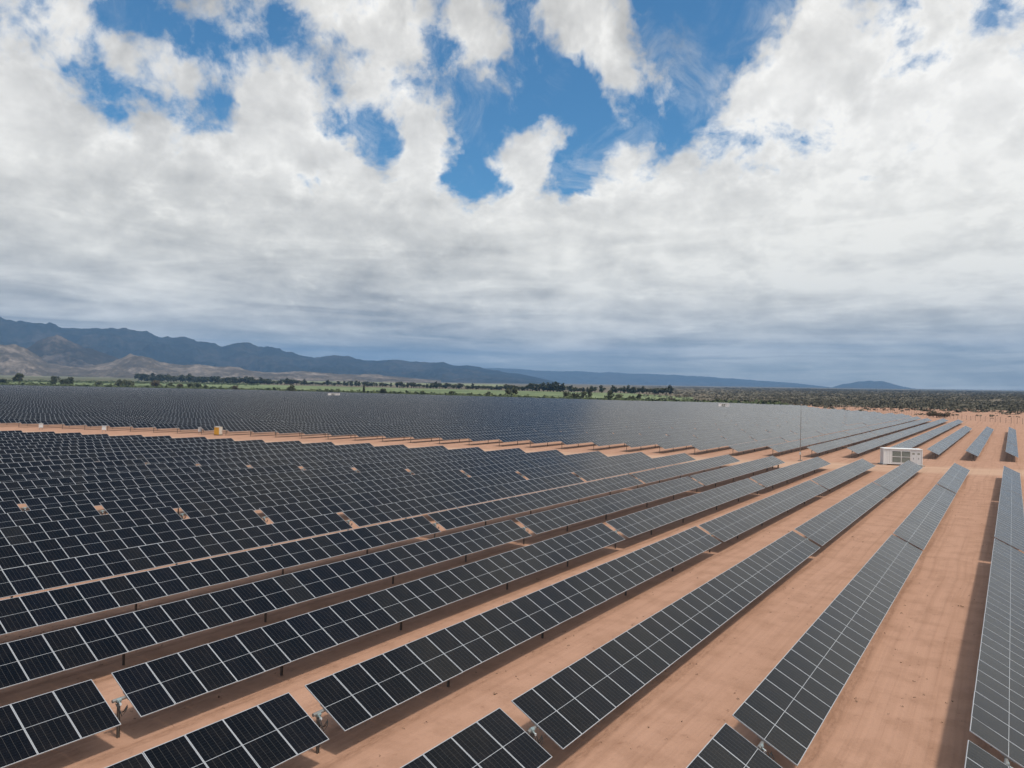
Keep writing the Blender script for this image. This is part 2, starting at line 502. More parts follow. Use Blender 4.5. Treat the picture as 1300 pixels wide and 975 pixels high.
def sand_material():
    m, g, b = new_mat('orange_sand')
    geo = g.n('ShaderNodeNewGeometry')
    Pp = geo.outputs['Position']
    x, y, z = g.sep(Pp)
    big = g.noise(Pp, 0.05, 4.0, 0.55)
    mid = g.noise(Pp, 0.6, 5.0, 0.6)
    fine = g.noise(Pp, 7.0, 5.0, 0.65)
    grain = g.noise(Pp, 60.0, 3.0, 0.6)
    # wheel tracks running between the rows, along them
    wob = g.m('MULTIPLY', g.m('SUBTRACT', g.noise(g.comb(0.0, y, 0.0), 0.035, 2.0), 0.5), 1.6)
    xs = g.m('ADD', x, wob)
    streak = g.noise(g.comb(g.m('MULTIPLY', xs, 2.6), g.m('MULTIPLY', y, 0.03), 0.0), 1.0, 5.0, 0.62)
    lane = g.m('FRACT', g.m('DIVIDE', g.m('ADD', xs, 3.30), 6.669))            # 0.5 in the middle between two rows
    lane_d = g.m('ABSOLUTE', g.m('SUBTRACT', g.m('ABSOLUTE', g.m('SUBTRACT', lane, 0.5)), 0.125))
    rut = g.step(lane_d, 0.012, 0.05, 1.0, 0.0)
    tread = g.noise(g.comb(g.m('MULTIPLY', xs, 5.0), g.m('MULTIPLY', y, 1.7), 2.0), 1.0, 4.0, 0.6)
    rut = g.m('MULTIPLY', rut, g.step(g.m('ADD', g.m('MULTIPLY', big, 0.6), g.m('MULTIPLY', tread, 0.5)), 0.42, 0.70))
    # the sandy track that crosses between the two blocks
    yc = g.m('MINIMUM', 158.0, g.m('MULTIPLY_ADD', x, 0.385, 152.0))
    dr = g.m('ABSOLUTE', g.m('ADD', g.m('SUBTRACT', y, yc), g.m('MULTIPLY', g.m('SUBTRACT', g.noise(Pp, 0.08, 3.0), 0.5), 9.0)))
    road = g.step(dr, 4.0, 10.0, 1.0, 0.0)
    rstreak = g.noise(g.comb(g.m('MULTIPLY', g.m('SUBTRACT', y, g.m('MULTIPLY', x, 0.385)), 1.3), g.m('MULTIPLY', x, 0.03), 4.0), 1.0, 4.0, 0.6)
    c0 = g.mix(big, (0.435, 0.245, 0.162), (0.520, 0.307, 0.209))
    c0 = g.mix(g.step(mid, 0.42, 0.68, 0.0, 0.50), c0, (0.33, 0.182, 0.115))
    c0 = g.mix(g.step(streak, 0.44, 0.74, 0.0, 0.40), c0, (0.29, 0.155, 0.096))
    c0 = g.mix(g.m('MULTIPLY', rut, 0.68), c0, (0.27, 0.145, 0.09))
    spots = g.noise(g.v('MULTIPLY', Pp, (1.0, 0.6, 1.0)), 2.6, 6.0, 0.68, 0.3)
    c0 = g.mix(g.m('MULTIPLY', g.step(spots, 0.57, 0.68, 0.0, 0.42), g.step(mid, 0.40, 0.60)), c0, (0.24, 0.125, 0.08))
    c0 = g.mix(g.step(fine, 0.52, 0.80, 0.0, 0.45), c0, (0.52, 0.32, 0.215))
    c0 = g.mix(g.step(grain, 0.56, 0.78, 0.0, 0.55), c0, (0.20, 0.115, 0.075))
    c0 = g.mix(g.m('MULTIPLY', road, 0.75), c0, g.mix(g.step(rstreak, 0.38, 0.7), (0.58, 0.39, 0.27), (0.45, 0.27, 0.175)))
    # plain outside the fence
    pl = g.n('ShaderNodeAttribute', attribute_name='plain').outputs['Fac']
    pn = g.noise(Pp, 0.0026, 6.0, 0.6)
    pn2 = g.noise(Pp, 0.02, 5.0, 0.65)
    pf = g.m('ADD', g.m('MULTIPLY', pn, 0.55), g.m('MULTIPLY', pn2, 0.45))
    plain = g.ramp(pf, [(0.30, (0.085, 0.080, 0.052)), (0.46, (0.14, 0.122, 0.080)), (0.58, (0.20, 0.155, 0.105)), (0.74, (0.34, 0.22, 0.145))])
    c0 = g.mix(g.step(g.m('ADD', pl, g.m('MULTIPLY', g.m('SUBTRACT', pn2, 0.5), 0.7)), 0.25, 0.75), c0, plain)
    g.put(b.inputs['Base Color'], c0)
    b.inputs['Roughness'].default_value = 0.95
    b.inputs['Specular IOR Level'].default_value = 0.1
    hgt = g.m('ADD', g.m('ADD', g.m('MULTIPLY', mid, 0.10), g.m('MULTIPLY', fine, 0.035)), g.m('ADD', g.m('MULTIPLY', streak, 0.10), g.m('MULTIPLY', rut, -0.05)))
    bn = g.n('ShaderNodeBump')
    bn.inputs['Strength'].default_value = 0.8
    bn.inputs['Distance'].default_value = 0.6
    g.put(bn.inputs['Height'], hgt)
    g.t.links.new(bn.outputs[0], b.inputs['Normal'])
    return m
M_SAND = sand_material()
gm = make_ground()
gm.materials.append(M_SAND)
tag(mesh_obj('ground', gm), kind='structure')

# ------------------------------------------------------------------ hills: crest line by bearing, ridged flanks
def fbm2(x, y, seed, octaves=5, gain=0.5):
    """Ridged value noise on numpy arrays."""
    out = np.zeros_like(x); amp = 1.0; tot = 0.0
    for o in range(octaves):
        xs, ys = x * 2 ** o + seed * 17.3 + o * 5.1, y * 2 ** o + seed * 7.7 + o * 3.3
        xi, yi = np.floor(xs).astype(np.int64), np.floor(ys).astype(np.int64)
        fx, fy = xs - xi, ys - yi
        fx, fy = fx * fx * (3 - 2 * fx), fy * fy * (3 - 2 * fy)
        def h(i, j):
            k = (i * 374761393 + j * 668265263 + seed * 1442695) & 0x7fffffff
            k = ((k ^ (k >> 13)) * 1274126177) & 0x7fffffff
            return (k ^ (k >> 16)) % 65536 / 65535.0
        n = (h(xi, yi) * (1 - fx) + h(xi + 1, yi) * fx) * (1 - fy) + (h(xi, yi + 1) * (1 - fx) + h(xi + 1, yi + 1) * fx) * fy
        out += amp * (1 - np.abs(2 * n - 1)); tot += amp; amp *= gain
    return out / tot

def hill_range(name, crest_px, r_front, r_crest, r_back, mat, seed, na=420, nr=46, spur=0.55, rough_crest=0.03, ks=1.0):
    xs = np.array([p[0] for p in crest_px], float)
    els = []; azs = []
    for (px, py) in crest_px:
        d = pix_dir(px, py); hh = math.hypot(d[0], d[1])
        els.append(d[2] / hh); azs.append(math.atan2(-d[0], d[1]))
    order = np.argsort(azs); azs = np.array(azs)[order]; els = np.array(els)[order]
    a = np.linspace(azs[0], azs[-1], na)
    crest = CAM[2] + r_crest * np.interp(a, azs, els)
    foot_r = r_front
    t = np.concatenate([np.linspace(0, 1, nr), np.linspace(1, 2, 14)[1:]])
    R = np.where(t <= 1, foot_r + (r_crest - foot_r) * t, r_crest + (r_back - r_crest) * (t - 1))
    A, RR = np.meshgrid(a, R, indexing='ij'); T = np.broadcast_to(t, A.shape)
    X, Y = -np.sin(A) * RR, np.cos(A) * RR
    base = ground_z(X, Y) - 6
    top = np.maximum(crest[:, None] - base, 0.0)
    n = fbm2(X / (r_crest * 0.075 * ks), Y / (r_crest * 0.075 * ks), seed)
    n2 = fbm2(X / (r_crest * 0.022 * ks), Y / (r_crest * 0.022 * ks), seed + 3, 4)
    prof = np.where(T <= 1, T ** 1.5, np.clip(1 - (T - 1) * 0.9, 0, 1))
    shape = prof * (1 - spur * (1 - n) * np.clip(1.25 - T, 0, 1) * 2.0)
    shape = np.clip(shape + (n2 - 0.6) * 0.30 * np.clip(T * 3, 0, 1) * np.clip(1.08 - T, 0, 1) * 2 , 0, 1.0 + 0 * T)
    shape += rough_crest * (n2 - 0.7) * np.exp(-((T - 1) / 0.12) ** 2)
    Z = base + top * np.maximum(shape, 0)
    m_ = len(t)
    V = np.stack([X.ravel(), Y.ravel(), Z.ravel()], 1)
    i, k = np.meshgrid(np.arange(na - 1), np.arange(m_ - 1), indexing='ij')
    q = (i * m_ + k).ravel()
    Q = np.stack([q, q + m_, q + m_ + 1, q + 1], 1)
    me = np_mesh(name, V, Q, [mat], smooth=True)
    return tag(mesh_obj(name, me), kind='structure')

def hill_mat(name, a, b_, c, s):
    m, g, b = new_mat(name)
    geo = g.n('ShaderNodeNewGeometry')
    n = g.noise(geo.outputs['Position'], s, 6.0, 0.65)
    n2 = g.noise(geo.outputs['Position'], s * 7, 5.0, 0.65)
    f = g.m('ADD', g.m('MULTIPLY', n, 0.65), g.m('MULTIPLY', n2, 0.35))
    g.put(b.inputs['Base Color'], g.ramp(f, [(0.32, a), (0.5, b_), (0.66, c)]))
    b.inputs['Roughness'].default_value = 1.0
    b.inputs['Specular IOR Level'].default_value = 0.0
    return m
M_MOUNT = hill_mat('mountain_slope_shaded', (0.018, 0.022, 0.020), (0.035, 0.037, 0.030), (0.085, 0.072, 0.056), 0.0016)  # vegetation tones kept dark: the cloud shadow is in the colour
M_SPUR = hill_mat('spur_slope_shaded', (0.030, 0.031, 0.027), (0.055, 0.050, 0.041), (0.17, 0.138, 0.108), 0.0030)  # slope colour darkened to carry the shade on the spur
M_FARHILL = hill_mat('far_slope_hazed', (0.055, 0.060, 0.058), (0.075, 0.078, 0.070), (0.11, 0.10, 0.085), 0.0010)  # dry hill tones lightened, so part of the haze is in the colour
M_FOOT = hill_mat('foothill_slope', (0.06, 0.055, 0.042), (0.13, 0.108, 0.082), (0.36, 0.29, 0.23), 0.0042)
RANGE = [(-90, 393), (0, 394), (50, 396), (100, 399), (140, 404), (185, 410), (205, 419), (240, 425), (265, 431), (281, 436), (309, 430), (328, 436),
         (346, 433), (370, 442), (400, 448), (430, 445), (460, 450), (492, 451), (520, 456.5), (540, 458), (562, 455.5), (578, 460.5),
         (610, 464), (640, 470), (680, 478), (720, 488)]
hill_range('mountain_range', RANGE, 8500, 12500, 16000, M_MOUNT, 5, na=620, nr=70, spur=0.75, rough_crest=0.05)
FAR_RANGE = [(540, 470), (590, 465), (650, 466.5), (700, 469), (760, 471), (830, 474), (900, 477), (960, 482), (1010, 486), (1050, 491), (1100, 497)]
hill_range('far_mountain_range', FAR_RANGE, 17500, 21000, 23500, M_FARHILL, 8, na=260, nr=40, spur=0.5, rough_crest=0.04)
hill_range('distant_hill', [(1035, 499), (1058, 491), (1070, 486.8), (1078, 486.2), (1088, 484), (1096, 484.2), (1104, 482.4), (1110, 483.4), (1121, 483.6), (1130, 486), (1142, 489.5), (1158, 493), (1195, 496), (1240, 500)],
           16000, 18500, 21500, M_FARHILL, 9, na=220, nr=40, spur=0.5, rough_crest=0.14)
FOOT = [(-60, 440), (0, 433), (14, 432), (32, 437), (47, 446), (60, 458), (80, 463), (110, 462), (140, 456), (165, 447), (182, 446), (204, 455), (235, 461), (252, 460),
        (272, 463), (300, 464), (322, 469), (350, 470), (380, 469), (420, 472), (470, 474), (520, 478), (560, 482)]
hill_range('foothills', FOOT, 5200, 6600, 8200, M_FOOT, 14, na=460, nr=54, spur=0.72, ks=0.8, rough_crest=0.09)
SPUR = [(-30, 474), (10, 450), (35, 437), (55, 425), (72, 418), (88, 425), (105, 433), (125, 441), (148, 451), (175, 462), (210, 474)]
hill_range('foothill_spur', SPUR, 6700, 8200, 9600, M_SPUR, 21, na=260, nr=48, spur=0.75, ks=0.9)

# ------------------------------------------------------------------ farmland strips beyond the site
def field_mat(name, a, b_, s=0.03):
    m, g, b = new_mat(name)
    geo = g.n('ShaderNodeNewGeometry')
    n = g.noise(geo.outputs['Position'], s, 5.0, 0.65)
    n2 = g.noise(geo.outputs['Position'], s * 0.12, 4.0, 0.6)
    g.put(b.inputs['Base Color'], g.mix(g.step(g.m('ADD', g.m('MULTIPLY', n, 0.6), g.m('MULTIPLY', n2, 0.4)), 0.40, 0.60), a, b_))
    b.inputs['Roughness'].default_value = 0.9
    b.inputs['Specular IOR Level'].default_value = 0.1
    return m
M_CROP = field_mat('green_crop', (0.105, 0.135, 0.055), (0.235, 0.275, 0.135))
M_PALE = field_mat('pale_crop', (0.17, 0.19, 0.085), (0.30, 0.30, 0.16))
M_ROUGH = field_mat('rough_pasture', (0.10, 0.105, 0.055), (0.18, 0.165, 0.09))
def strip(name, near, far, mat, lift=0.25, n=90, rows=8):
    """A sheet of farmland between two bearings, following the ground."""
    x0, x1 = near[0][0], near[-1][0]
    V = []
    for i in range(n + 1):
        px = x0 + (x1 - x0) * i / n
        a = at(px, np.interp(px, [p[0] for p in near], [p[1] for p in near]))
        b = at(px, np.interp(px, [p[0] for p in far], [p[1] for p in far]))
        for k in range(rows + 1):
            f = k / rows
            p = a.lerp(b, f)
            V.append((p.x, p.y, float(ground_z(p.x, p.y)) + lift))
    Q = [(i * (rows + 1) + k, (i + 1) * (rows + 1) + k, (i + 1) * (rows + 1) + k + 1, i * (rows + 1) + k + 1) for i in range(n) for k in range(rows)]
    return tag(mesh_obj(name, np_mesh(name, V, Q, [mat])), kind='structure')
strip('crop_field', [(-40, 487.5), (0, 488.5), (330, 495), (650, 503.5), (800, 508), (880, 510.5)], [(-40, 483.5), (0, 484), (180, 486), (330, 488.5), (500, 492.5), (650, 496), (800, 499.5), (880, 504.5)], M_CROP)
strip('pasture', [(-40, 483.2), (180, 485.5), (330, 488.2)], [(-40, 477.5), (180, 480.5), (330, 484.5)], M_ROUGH, 0.3)
strip('pale_field', [(-40, 477.2), (180, 480.2), (240, 482)], [(-40, 473.4), (180, 477.0), (240, 478.5)], M_PALE, 0.3)
strip('far_field', [(330, 485.4), (430, 487.3), (640, 491.5)], [(330, 482.0), (430, 484.0), (640, 488.0)], M_PALE, 0.3)

# ------------------------------------------------------------------ solar tables
PITCH_X, X0 = 6.669, 0.03
TILT = rad(26.3)
MW, ML, SP, GAP = 1.303, 2.384, 1.3201, 0.454        # module width, length, spacing along the row, gap between tables
TUBE_Z = 1.50                                        # height of the panel plane's axis
def row_x(i): return X0 - PITCH_X * i
E_I = [0, 1, 2, 3, 4, 5, 6, 7, 8, 16, 26, 60]
E_Y = [140.4, 140.2, 139.5, 136.3, 134.0, 130.8, 127.2, 123.9, 120.5, 97.0, 69.5, -24.0]
F_I = [0, 1, 2, 3, 4, 5, 6, 7, 8, 9, 10, 11, 12, 24, 28, 60]
F_Y = [176.7, 173.2, 171.4, 166.3, 161.0, 156.2, 152.4, 147.8, 144.2, 142.0, 140.2, 138.2, 136.2, 109.0, 99.5, 20.0]
H_I = [0, 1, 2, 3, 4, 5, 6, 8, 11, 14, 18, 23, 28, 33, 50, 76, 156, 200, 223, 245]
H_Y = [325.5, 322, 321, 404, 414, 411, 440, 487, 530, 561, 592, 690, 751, 775, 712, 737, 772, 640, 560, 480]
CONTAINERS = []        # ground boxes kept clear of tables (x, y, half size)
SEC = 40.30

tables = []            # (row, y start of glass, module count, block, order from the road)
for i in range(0, 60):
    e = float(np.interp(i, E_I, E_Y)); n0 = 28.31 - 3.53 * i
    starts = [n0 + SEC * k for k in range(-3, 8) if n0 + SEC * k < e - 1]
    segs = []
    for k, s in enumerate(starts):
        nm = min(30, int(round((e - s) / SP)))
        segs.append([s, nm])
    if segs[-1][1] < 6:                                # a short rest joins the table before it
        rest = segs.pop()
        segs[-1][1] += rest[1]
    for k, (s, nm) in enumerate(reversed(segs)):
        tables.append((i, s, nm, 'near', k))
for i in range(0, 245):
    f = float(np.interp(i, F_I, F_Y)) if i <= 60 else 20.0 - 2.6 * (i - 60)
    h = float(np.interp(i, H_I, H_Y))
    if i > 6: h += 6.0 * math.sin(i * 1.7)
    k = 0; s = f
    while s < h - 8:
        nm = min(30, int((h - s) / SP))
        if nm >= 6: tables.append((i, s, nm, 'far', k))
        s += SEC; k += 1

def in_view(i, s, nm, margin=0.0):
    X = row_x(i); ys = np.linspace(s, s + nm * SP, 9)
    P = np.array([(X + dx_, y_, TUBE_Z - dx_ * math.tan(TILT)) for y_ in ys for dx_ in (-1.07, 1.07)])
    u_, v_, d_ = project(P)
    ok = (d_ > 1) & (u_ > -margin) & (u_ < 1300 + margin) & (v_ > -margin) & (v_ < 975 + margin)
    return bool(ok.any())
def seen_area(i, s, nm):
    X = row_x(i); n = 24
    ys = np.linspace(s, s + nm * SP, n)
    a = np.array([(X - 1.07, y_, TUBE_Z + 0.53) for y_ in ys]); b = np.array([(X + 1.07, y_, TUBE_Z - 0.53) for y_ in ys])
    ua, va, da = project(a); ub, vb, db = project(b)
    ok = (da > 1.5) & (db > 1.5)
    tot = 0.0
    for j in range(n - 1):
        if not (ok[j] and ok[j + 1]): continue
        cu, cv = (ua[j] + ub[j + 1]) / 2, (va[j] + vb[j + 1]) / 2
        if not (0 < cu < 1300 and 0 < cv < 975): continue
        qx = [ua[j], ub[j], ub[j + 1], ua[j + 1]]; qy = [va[j], vb[j], vb[j + 1], va[j + 1]]
        tot += abs(sum(qx[p] * qy[(p + 1) % 4] - qx[(p + 1) % 4] * qy[p] for p in range(4))) / 2
    return tot

vis = [t for t in tables if in_view(*t[:3], margin=0)]
vis.sort(key=lambda t: -seen_area(*t[:3]))
N_THINGS, N_FULL = 296, 66
things = vis[:N_THINGS]
thing_set = set((t[0], t[1]) for t in things)
rest = [t for t in tables if (t[0], t[1]) not in thing_set and in_view(*t[:3], margin=500)]

def jit(i, s):
    r = random.Random(int(i * 1000 + s * 7))
    big = (1.5 if i < 40 and s < 110 else 0.8) if i > 9 else 0.45
    return rad(r.gauss(0, big * 0.5)), r.gauss(0, 0.02)

# one module: aluminium rim with a lip, glass set into it, backsheet
def module_mesh():
    w, l, h, fw = (MW + 0.008) / 2, ML / 2, 0.035, 0.023
    V, F, mi, uv = [], [], [], []
    def q(pts, m, uvs=None):
        k = len(V); V.extend(pts); F.append((k, k + 1, k + 2, k + 3)); mi.append(m); uv.extend(uvs or [(0, 0)] * 4)
    # long side lies along X (across the row), width along Y
    o = [(-l, -w), (l, -w), (l, w), (-l, w)]
    n = [(-l + fw, -w + fw), (l - fw, -w + fw), (l - fw, w - fw), (-l + fw, w - fw)]
    for a in range(4):
        b = (a + 1) % 4
        q([(*o[a], 0), (*o[b], 0), (*n[b], 0), (*n[a], 0)], 1)                 # rim
        q([(*n[a], 0), (*n[b], 0), (*n[b], -0.004), (*n[a], -0.004)], 1)       # lip
        q([(*o[b], 0), (*o[a], 0), (*o[a], -h), (*o[b], -h)], 1)               # outer side
    g = [(*p, -0.004) for p in n]
    q(g, 0, [(0, 0), (0, 1), (1, 1), (1, 0)])
    q([(*o[3], -h), (*o[2], -h), (*o[1], -h), (*o[0], -h)], 2)
    return np_mesh('solar_panel', V, F, [M_GLASS, M_FRAME, M_BACK], mi, uv)
MODULE = module_mesh()

def post_mesh(h):
    b = MB()
    b.box((-0.05, -0.04, -0.2), (0.05, -0.033, h), M_POST)
    b.box((-0.05, 0.033, -0.2), (0.05, 0.04, h), M_POST)
    b.box((-0.004, -0.032, -0.2), (0.004, 0.032, h), M_POST)
    b.box((-0.11, -0.035, h + 0.001), (0.11, 0.035, h + 0.05), M_STEEL)       # bearing saddle
    return b.mesh('post')
POST = post_mesh(1.26)
def drive_mesh():
    b = MB()
    b.tube([(0, -0.13, 1.36), (0, -0.12, 1.36), (0, 0.12, 1.36), (0, 0.13, 1.36)], [0.08, 0.125, 0.125, 0.08], M_DRIVE, 16)
    b.tube([(-0.02, -0.02, 1.36), (0.20, -0.02, 1.24)], 0.045, M_DRIVE, 12)
    b.box((0.17, -0.07, 1.14), (0.27, 0.04, 1.25), M_GREYW)
    return b.mesh('drive_unit', bevel=0.004)
DRIVE = drive_mesh()
def cable_mesh():
    b = MB()
    for s_ in (0, 1, 2):
        b.tube([(0.10 + 0.1 * s_, -0.16, 1.32), (0.16 + 0.11 * s_, -0.07, 1.06 - 0.08 * s_), (0.22 + 0.10 * s_, 0.06, 0.98 + 0.05 * s_), (0.32, 0.16, 1.22 - 0.04 * s_)], 0.016, M_CABLE, 5)
    return b.mesh('cable', smooth=True)
CABLE = cable_mesh()
TUBES = {}
def tube_mesh(nm):
    if nm not in TUBES:
        b = MB()
        L = nm * SP
        b.tube([(0, -GAP, 0), (0, L, 0)], 0.062, M_STEEL, 8)
        for k in range(nm + 1):                     # clamps between modules
            y = min(max(k * SP, 0.03), L - 0.03)
            b.box((-0.22, y - 0.025, 0.062), (0.22, y + 0.025, 0.098), M_STEEL)
        TUBES[nm] = b.mesh('torque_tube')
    return TUBES[nm]
def post_ys(nm):
    L = nm * SP
    n = max(1, int(round(L / 8.0)))
    return [-GAP / 2] + [L * f for f in ((0.176, 0.370, 0.62, 0.815) if nm == 30 else [(k + 0.9) / (n + 0.6) for k in range(n)])]

# the far look-alike of the same table: modules as faces, one box of structure below
def table_arrays(x, y0, nm, z, tilt, seed):
    r = np.random.default_rng(seed)
    c, s = math.cos(tilt), math.sin(tilt)
    k = np.arange(nm)
    ya, yb = y0 + k * SP, y0 + (k + 1) * SP - 0.004
    V = np.zeros((nm, 8, 3)); half = ML / 2
    dzx = r.normal(0, 0.0035, nm)[:, None]; dzy = r.normal(0, 0.0012, nm)[:, None]
    for q, (sx, yy) in enumerate(((-1, ya), (1, ya), (1, yb), (-1, yb))):
        sy = -1 if q in (0, 1) else 1
        lift = dzx[:, 0] * sx + dzy[:, 0] * sy
        V[:, q, 0] = x + sx * half * c + lift * s; V[:, q, 1] = yy; V[:, q, 2] = z - sx * half * s + lift * c
        V[:, q + 4, 0] = V[:, q, 0] - 0.035 * s; V[:, q + 4, 1] = yy; V[:, q + 4, 2] = V[:, q, 2] - 0.035 * c
    b = (k * 8)[:, None, None]
    F = b + np.array([[0, 1, 2, 3], [7, 6, 5, 4], [1, 0, 4, 5], [2, 1, 5, 6], [3, 2, 6, 7], [0, 3, 7, 4]])[None]
    uv = np.zeros((nm, 6, 4, 2)); off = float(r.integers(0, 400)); row = float(r.integers(0, 400))
    uv[:, 0, :, 0] = off + k[:, None] + np.array([0.001, 0.001, 0.999, 0.999])[None]
    uv[:, 0, :, 1] = row + np.array([0.001, 0.999, 0.999, 0.001])[None]
    uv[:, 2:, :, :] = 0.005
    mi = np.tile(np.array([0, 1, 0, 0, 0, 0]), (nm, 1))
    mi[:, 2:] = 2
    return V.reshape(-1, 3), F.reshape(-1, 4), mi.ravel(), uv.reshape(-1, 2)

def box_arrays(lo, hi):
    x0, y0, z0 = lo; x1, y1, z1 = hi
    V = np.array([(x0, y0, z0), (x1, y0, z0), (x1, y1, z0), (x0, y1, z0), (x0, y0, z1), (x1, y0, z1), (x1, y1, z1), (x0, y1, z1)], float)
    F = np.array([(3, 2, 1, 0), (4, 5, 6, 7), (0, 1, 5, 4), (1, 2, 6, 5), (2, 3, 7, 6), (3, 0, 4, 7)])
    return V, F
def support_arrays(x, y0, nm, z):
    parts = [box_arrays((x - 0.06, y0 - GAP, z - 0.19), (x + 0.06, y0 + nm * SP, z - 0.07))]
    for py in post_ys(nm):
        parts.append(box_arrays((x - 0.05, y0 + py - 0.04, -0.2), (x + 0.05, y0 + py + 0.04, z - 0.19)))
    Vs, Fs, o = [], [], 0
    for v, f in parts:
        Vs.append(v); Fs.append(f + o); o += len(v)
    return np.vstack(Vs), np.vstack(Fs)

ORD = ['first', 'second', 'third', 'fourth', 'fifth', 'sixth', 'seventh', 'eighth', 'ninth', 'tenth', 'eleventh', 'twelfth', 'thirteenth', 'fourteenth',
       'fifteenth', 'sixteenth', 'seventeenth', 'eighteenth', 'nineteenth']
TENS = {2: 'twent', 3: 'thirt', 4: 'fort', 5: 'fift', 6: 'sixt', 7: 'sevent', 8: 'eight', 9: 'ninet'}
def ordinal(n):
    if n < 20: return ORD[n - 1]
    if n >= 100: return 'hundred-and-' + ordinal(n - 100) if n > 100 else 'hundredth'
    t, u_ = divmod(n, 10)
    return TENS[t] + 'ieth' if u_ == 0 else TENS[t] + 'y-' + ORD[u_ - 1]
def table_label(i, blk, k):
    row = 'end row at the right' if i == 0 else ordinal(i + 1) + ' row from the right'
    if blk == 'near':
        return 'near-side solar table, %s, %s back from the sandy track' % (row, 'first' if k == 0 else ordinal(k + 1))
    return 'far-side solar table, %s, %s beyond the sandy track' % (row, ordinal(k + 1))
GROUP = {'near': 'solar tables in rows this side of the sandy track', 'far': 'solar tables in rows beyond the sandy track'}

def full_table(t):
    i, s, nm, blk, k = t
    dt, dz_ = jit(i, s)
    root = empty('solar_table', (row_x(i), s, 0))
    tag(root, table_label(i, blk, k), 'solar table', GROUP[blk])
    c, sn = math.cos(TILT + dt), math.sin(TILT + dt)
    r = random.Random(int(i * 77 + s * 13))
    for q in range(nm):
        o = link(MODULE_OBJ.copy() if MODULE_OBJ else None)
        o.parent = root
        o.location = (0, q * SP + SP / 2, TUBE_Z + dz_ + r.gauss(0, 0.002))
        o.rotation_euler = (rad(r.gauss(0, 0.13)), TILT + dt + rad(r.gauss(0, 0.30)), rad(r.gauss(0, 0.03)))
    mesh_obj('torque_tube', tube_mesh(nm), root, (-0.135 * sn, 0, TUBE_Z + dz_ - 0.135 * c), (0, TILT + dt, 0))
    for py in post_ys(nm):
        mesh_obj('post', POST, root, (-0.04, py, 0))
    mesh_obj('drive_unit', DRIVE, root, (-0.05, -GAP / 2, 0.46)).scale = (0.66, 0.66, 0.66)
    mesh_obj('cable', CABLE, root, (-0.05, -GAP / 2, 0))
    return root
MODULE_OBJ = bpy.data.objects.new('solar_panel', MODULE)

for t in things[:N_FULL]:
    full_table(t)
for t in things[N_FULL:]:
    i, s, nm, blk, k = t
    dt, dz_ = jit(i, s)
    V, F, mi, uv = table_arrays(0, 0, nm, TUBE_Z + dz_, TILT + dt, int(i * 31 + abs(s)))
    o = mesh_obj('solar_table', np_mesh('solar_table', V, F, [M_GLASS_FAR, M_BACK, M_FRAME], mi, uv), None, (row_x(i), s, 0))
    tag(o, table_label(i, blk, k), 'solar table', GROUP[blk])
    V, F = support_arrays(0, 0, nm, TUBE_Z + dz_)
    mesh_obj('mounting_frame', np_mesh('mounting_frame', V, F, [M_POST]), o)

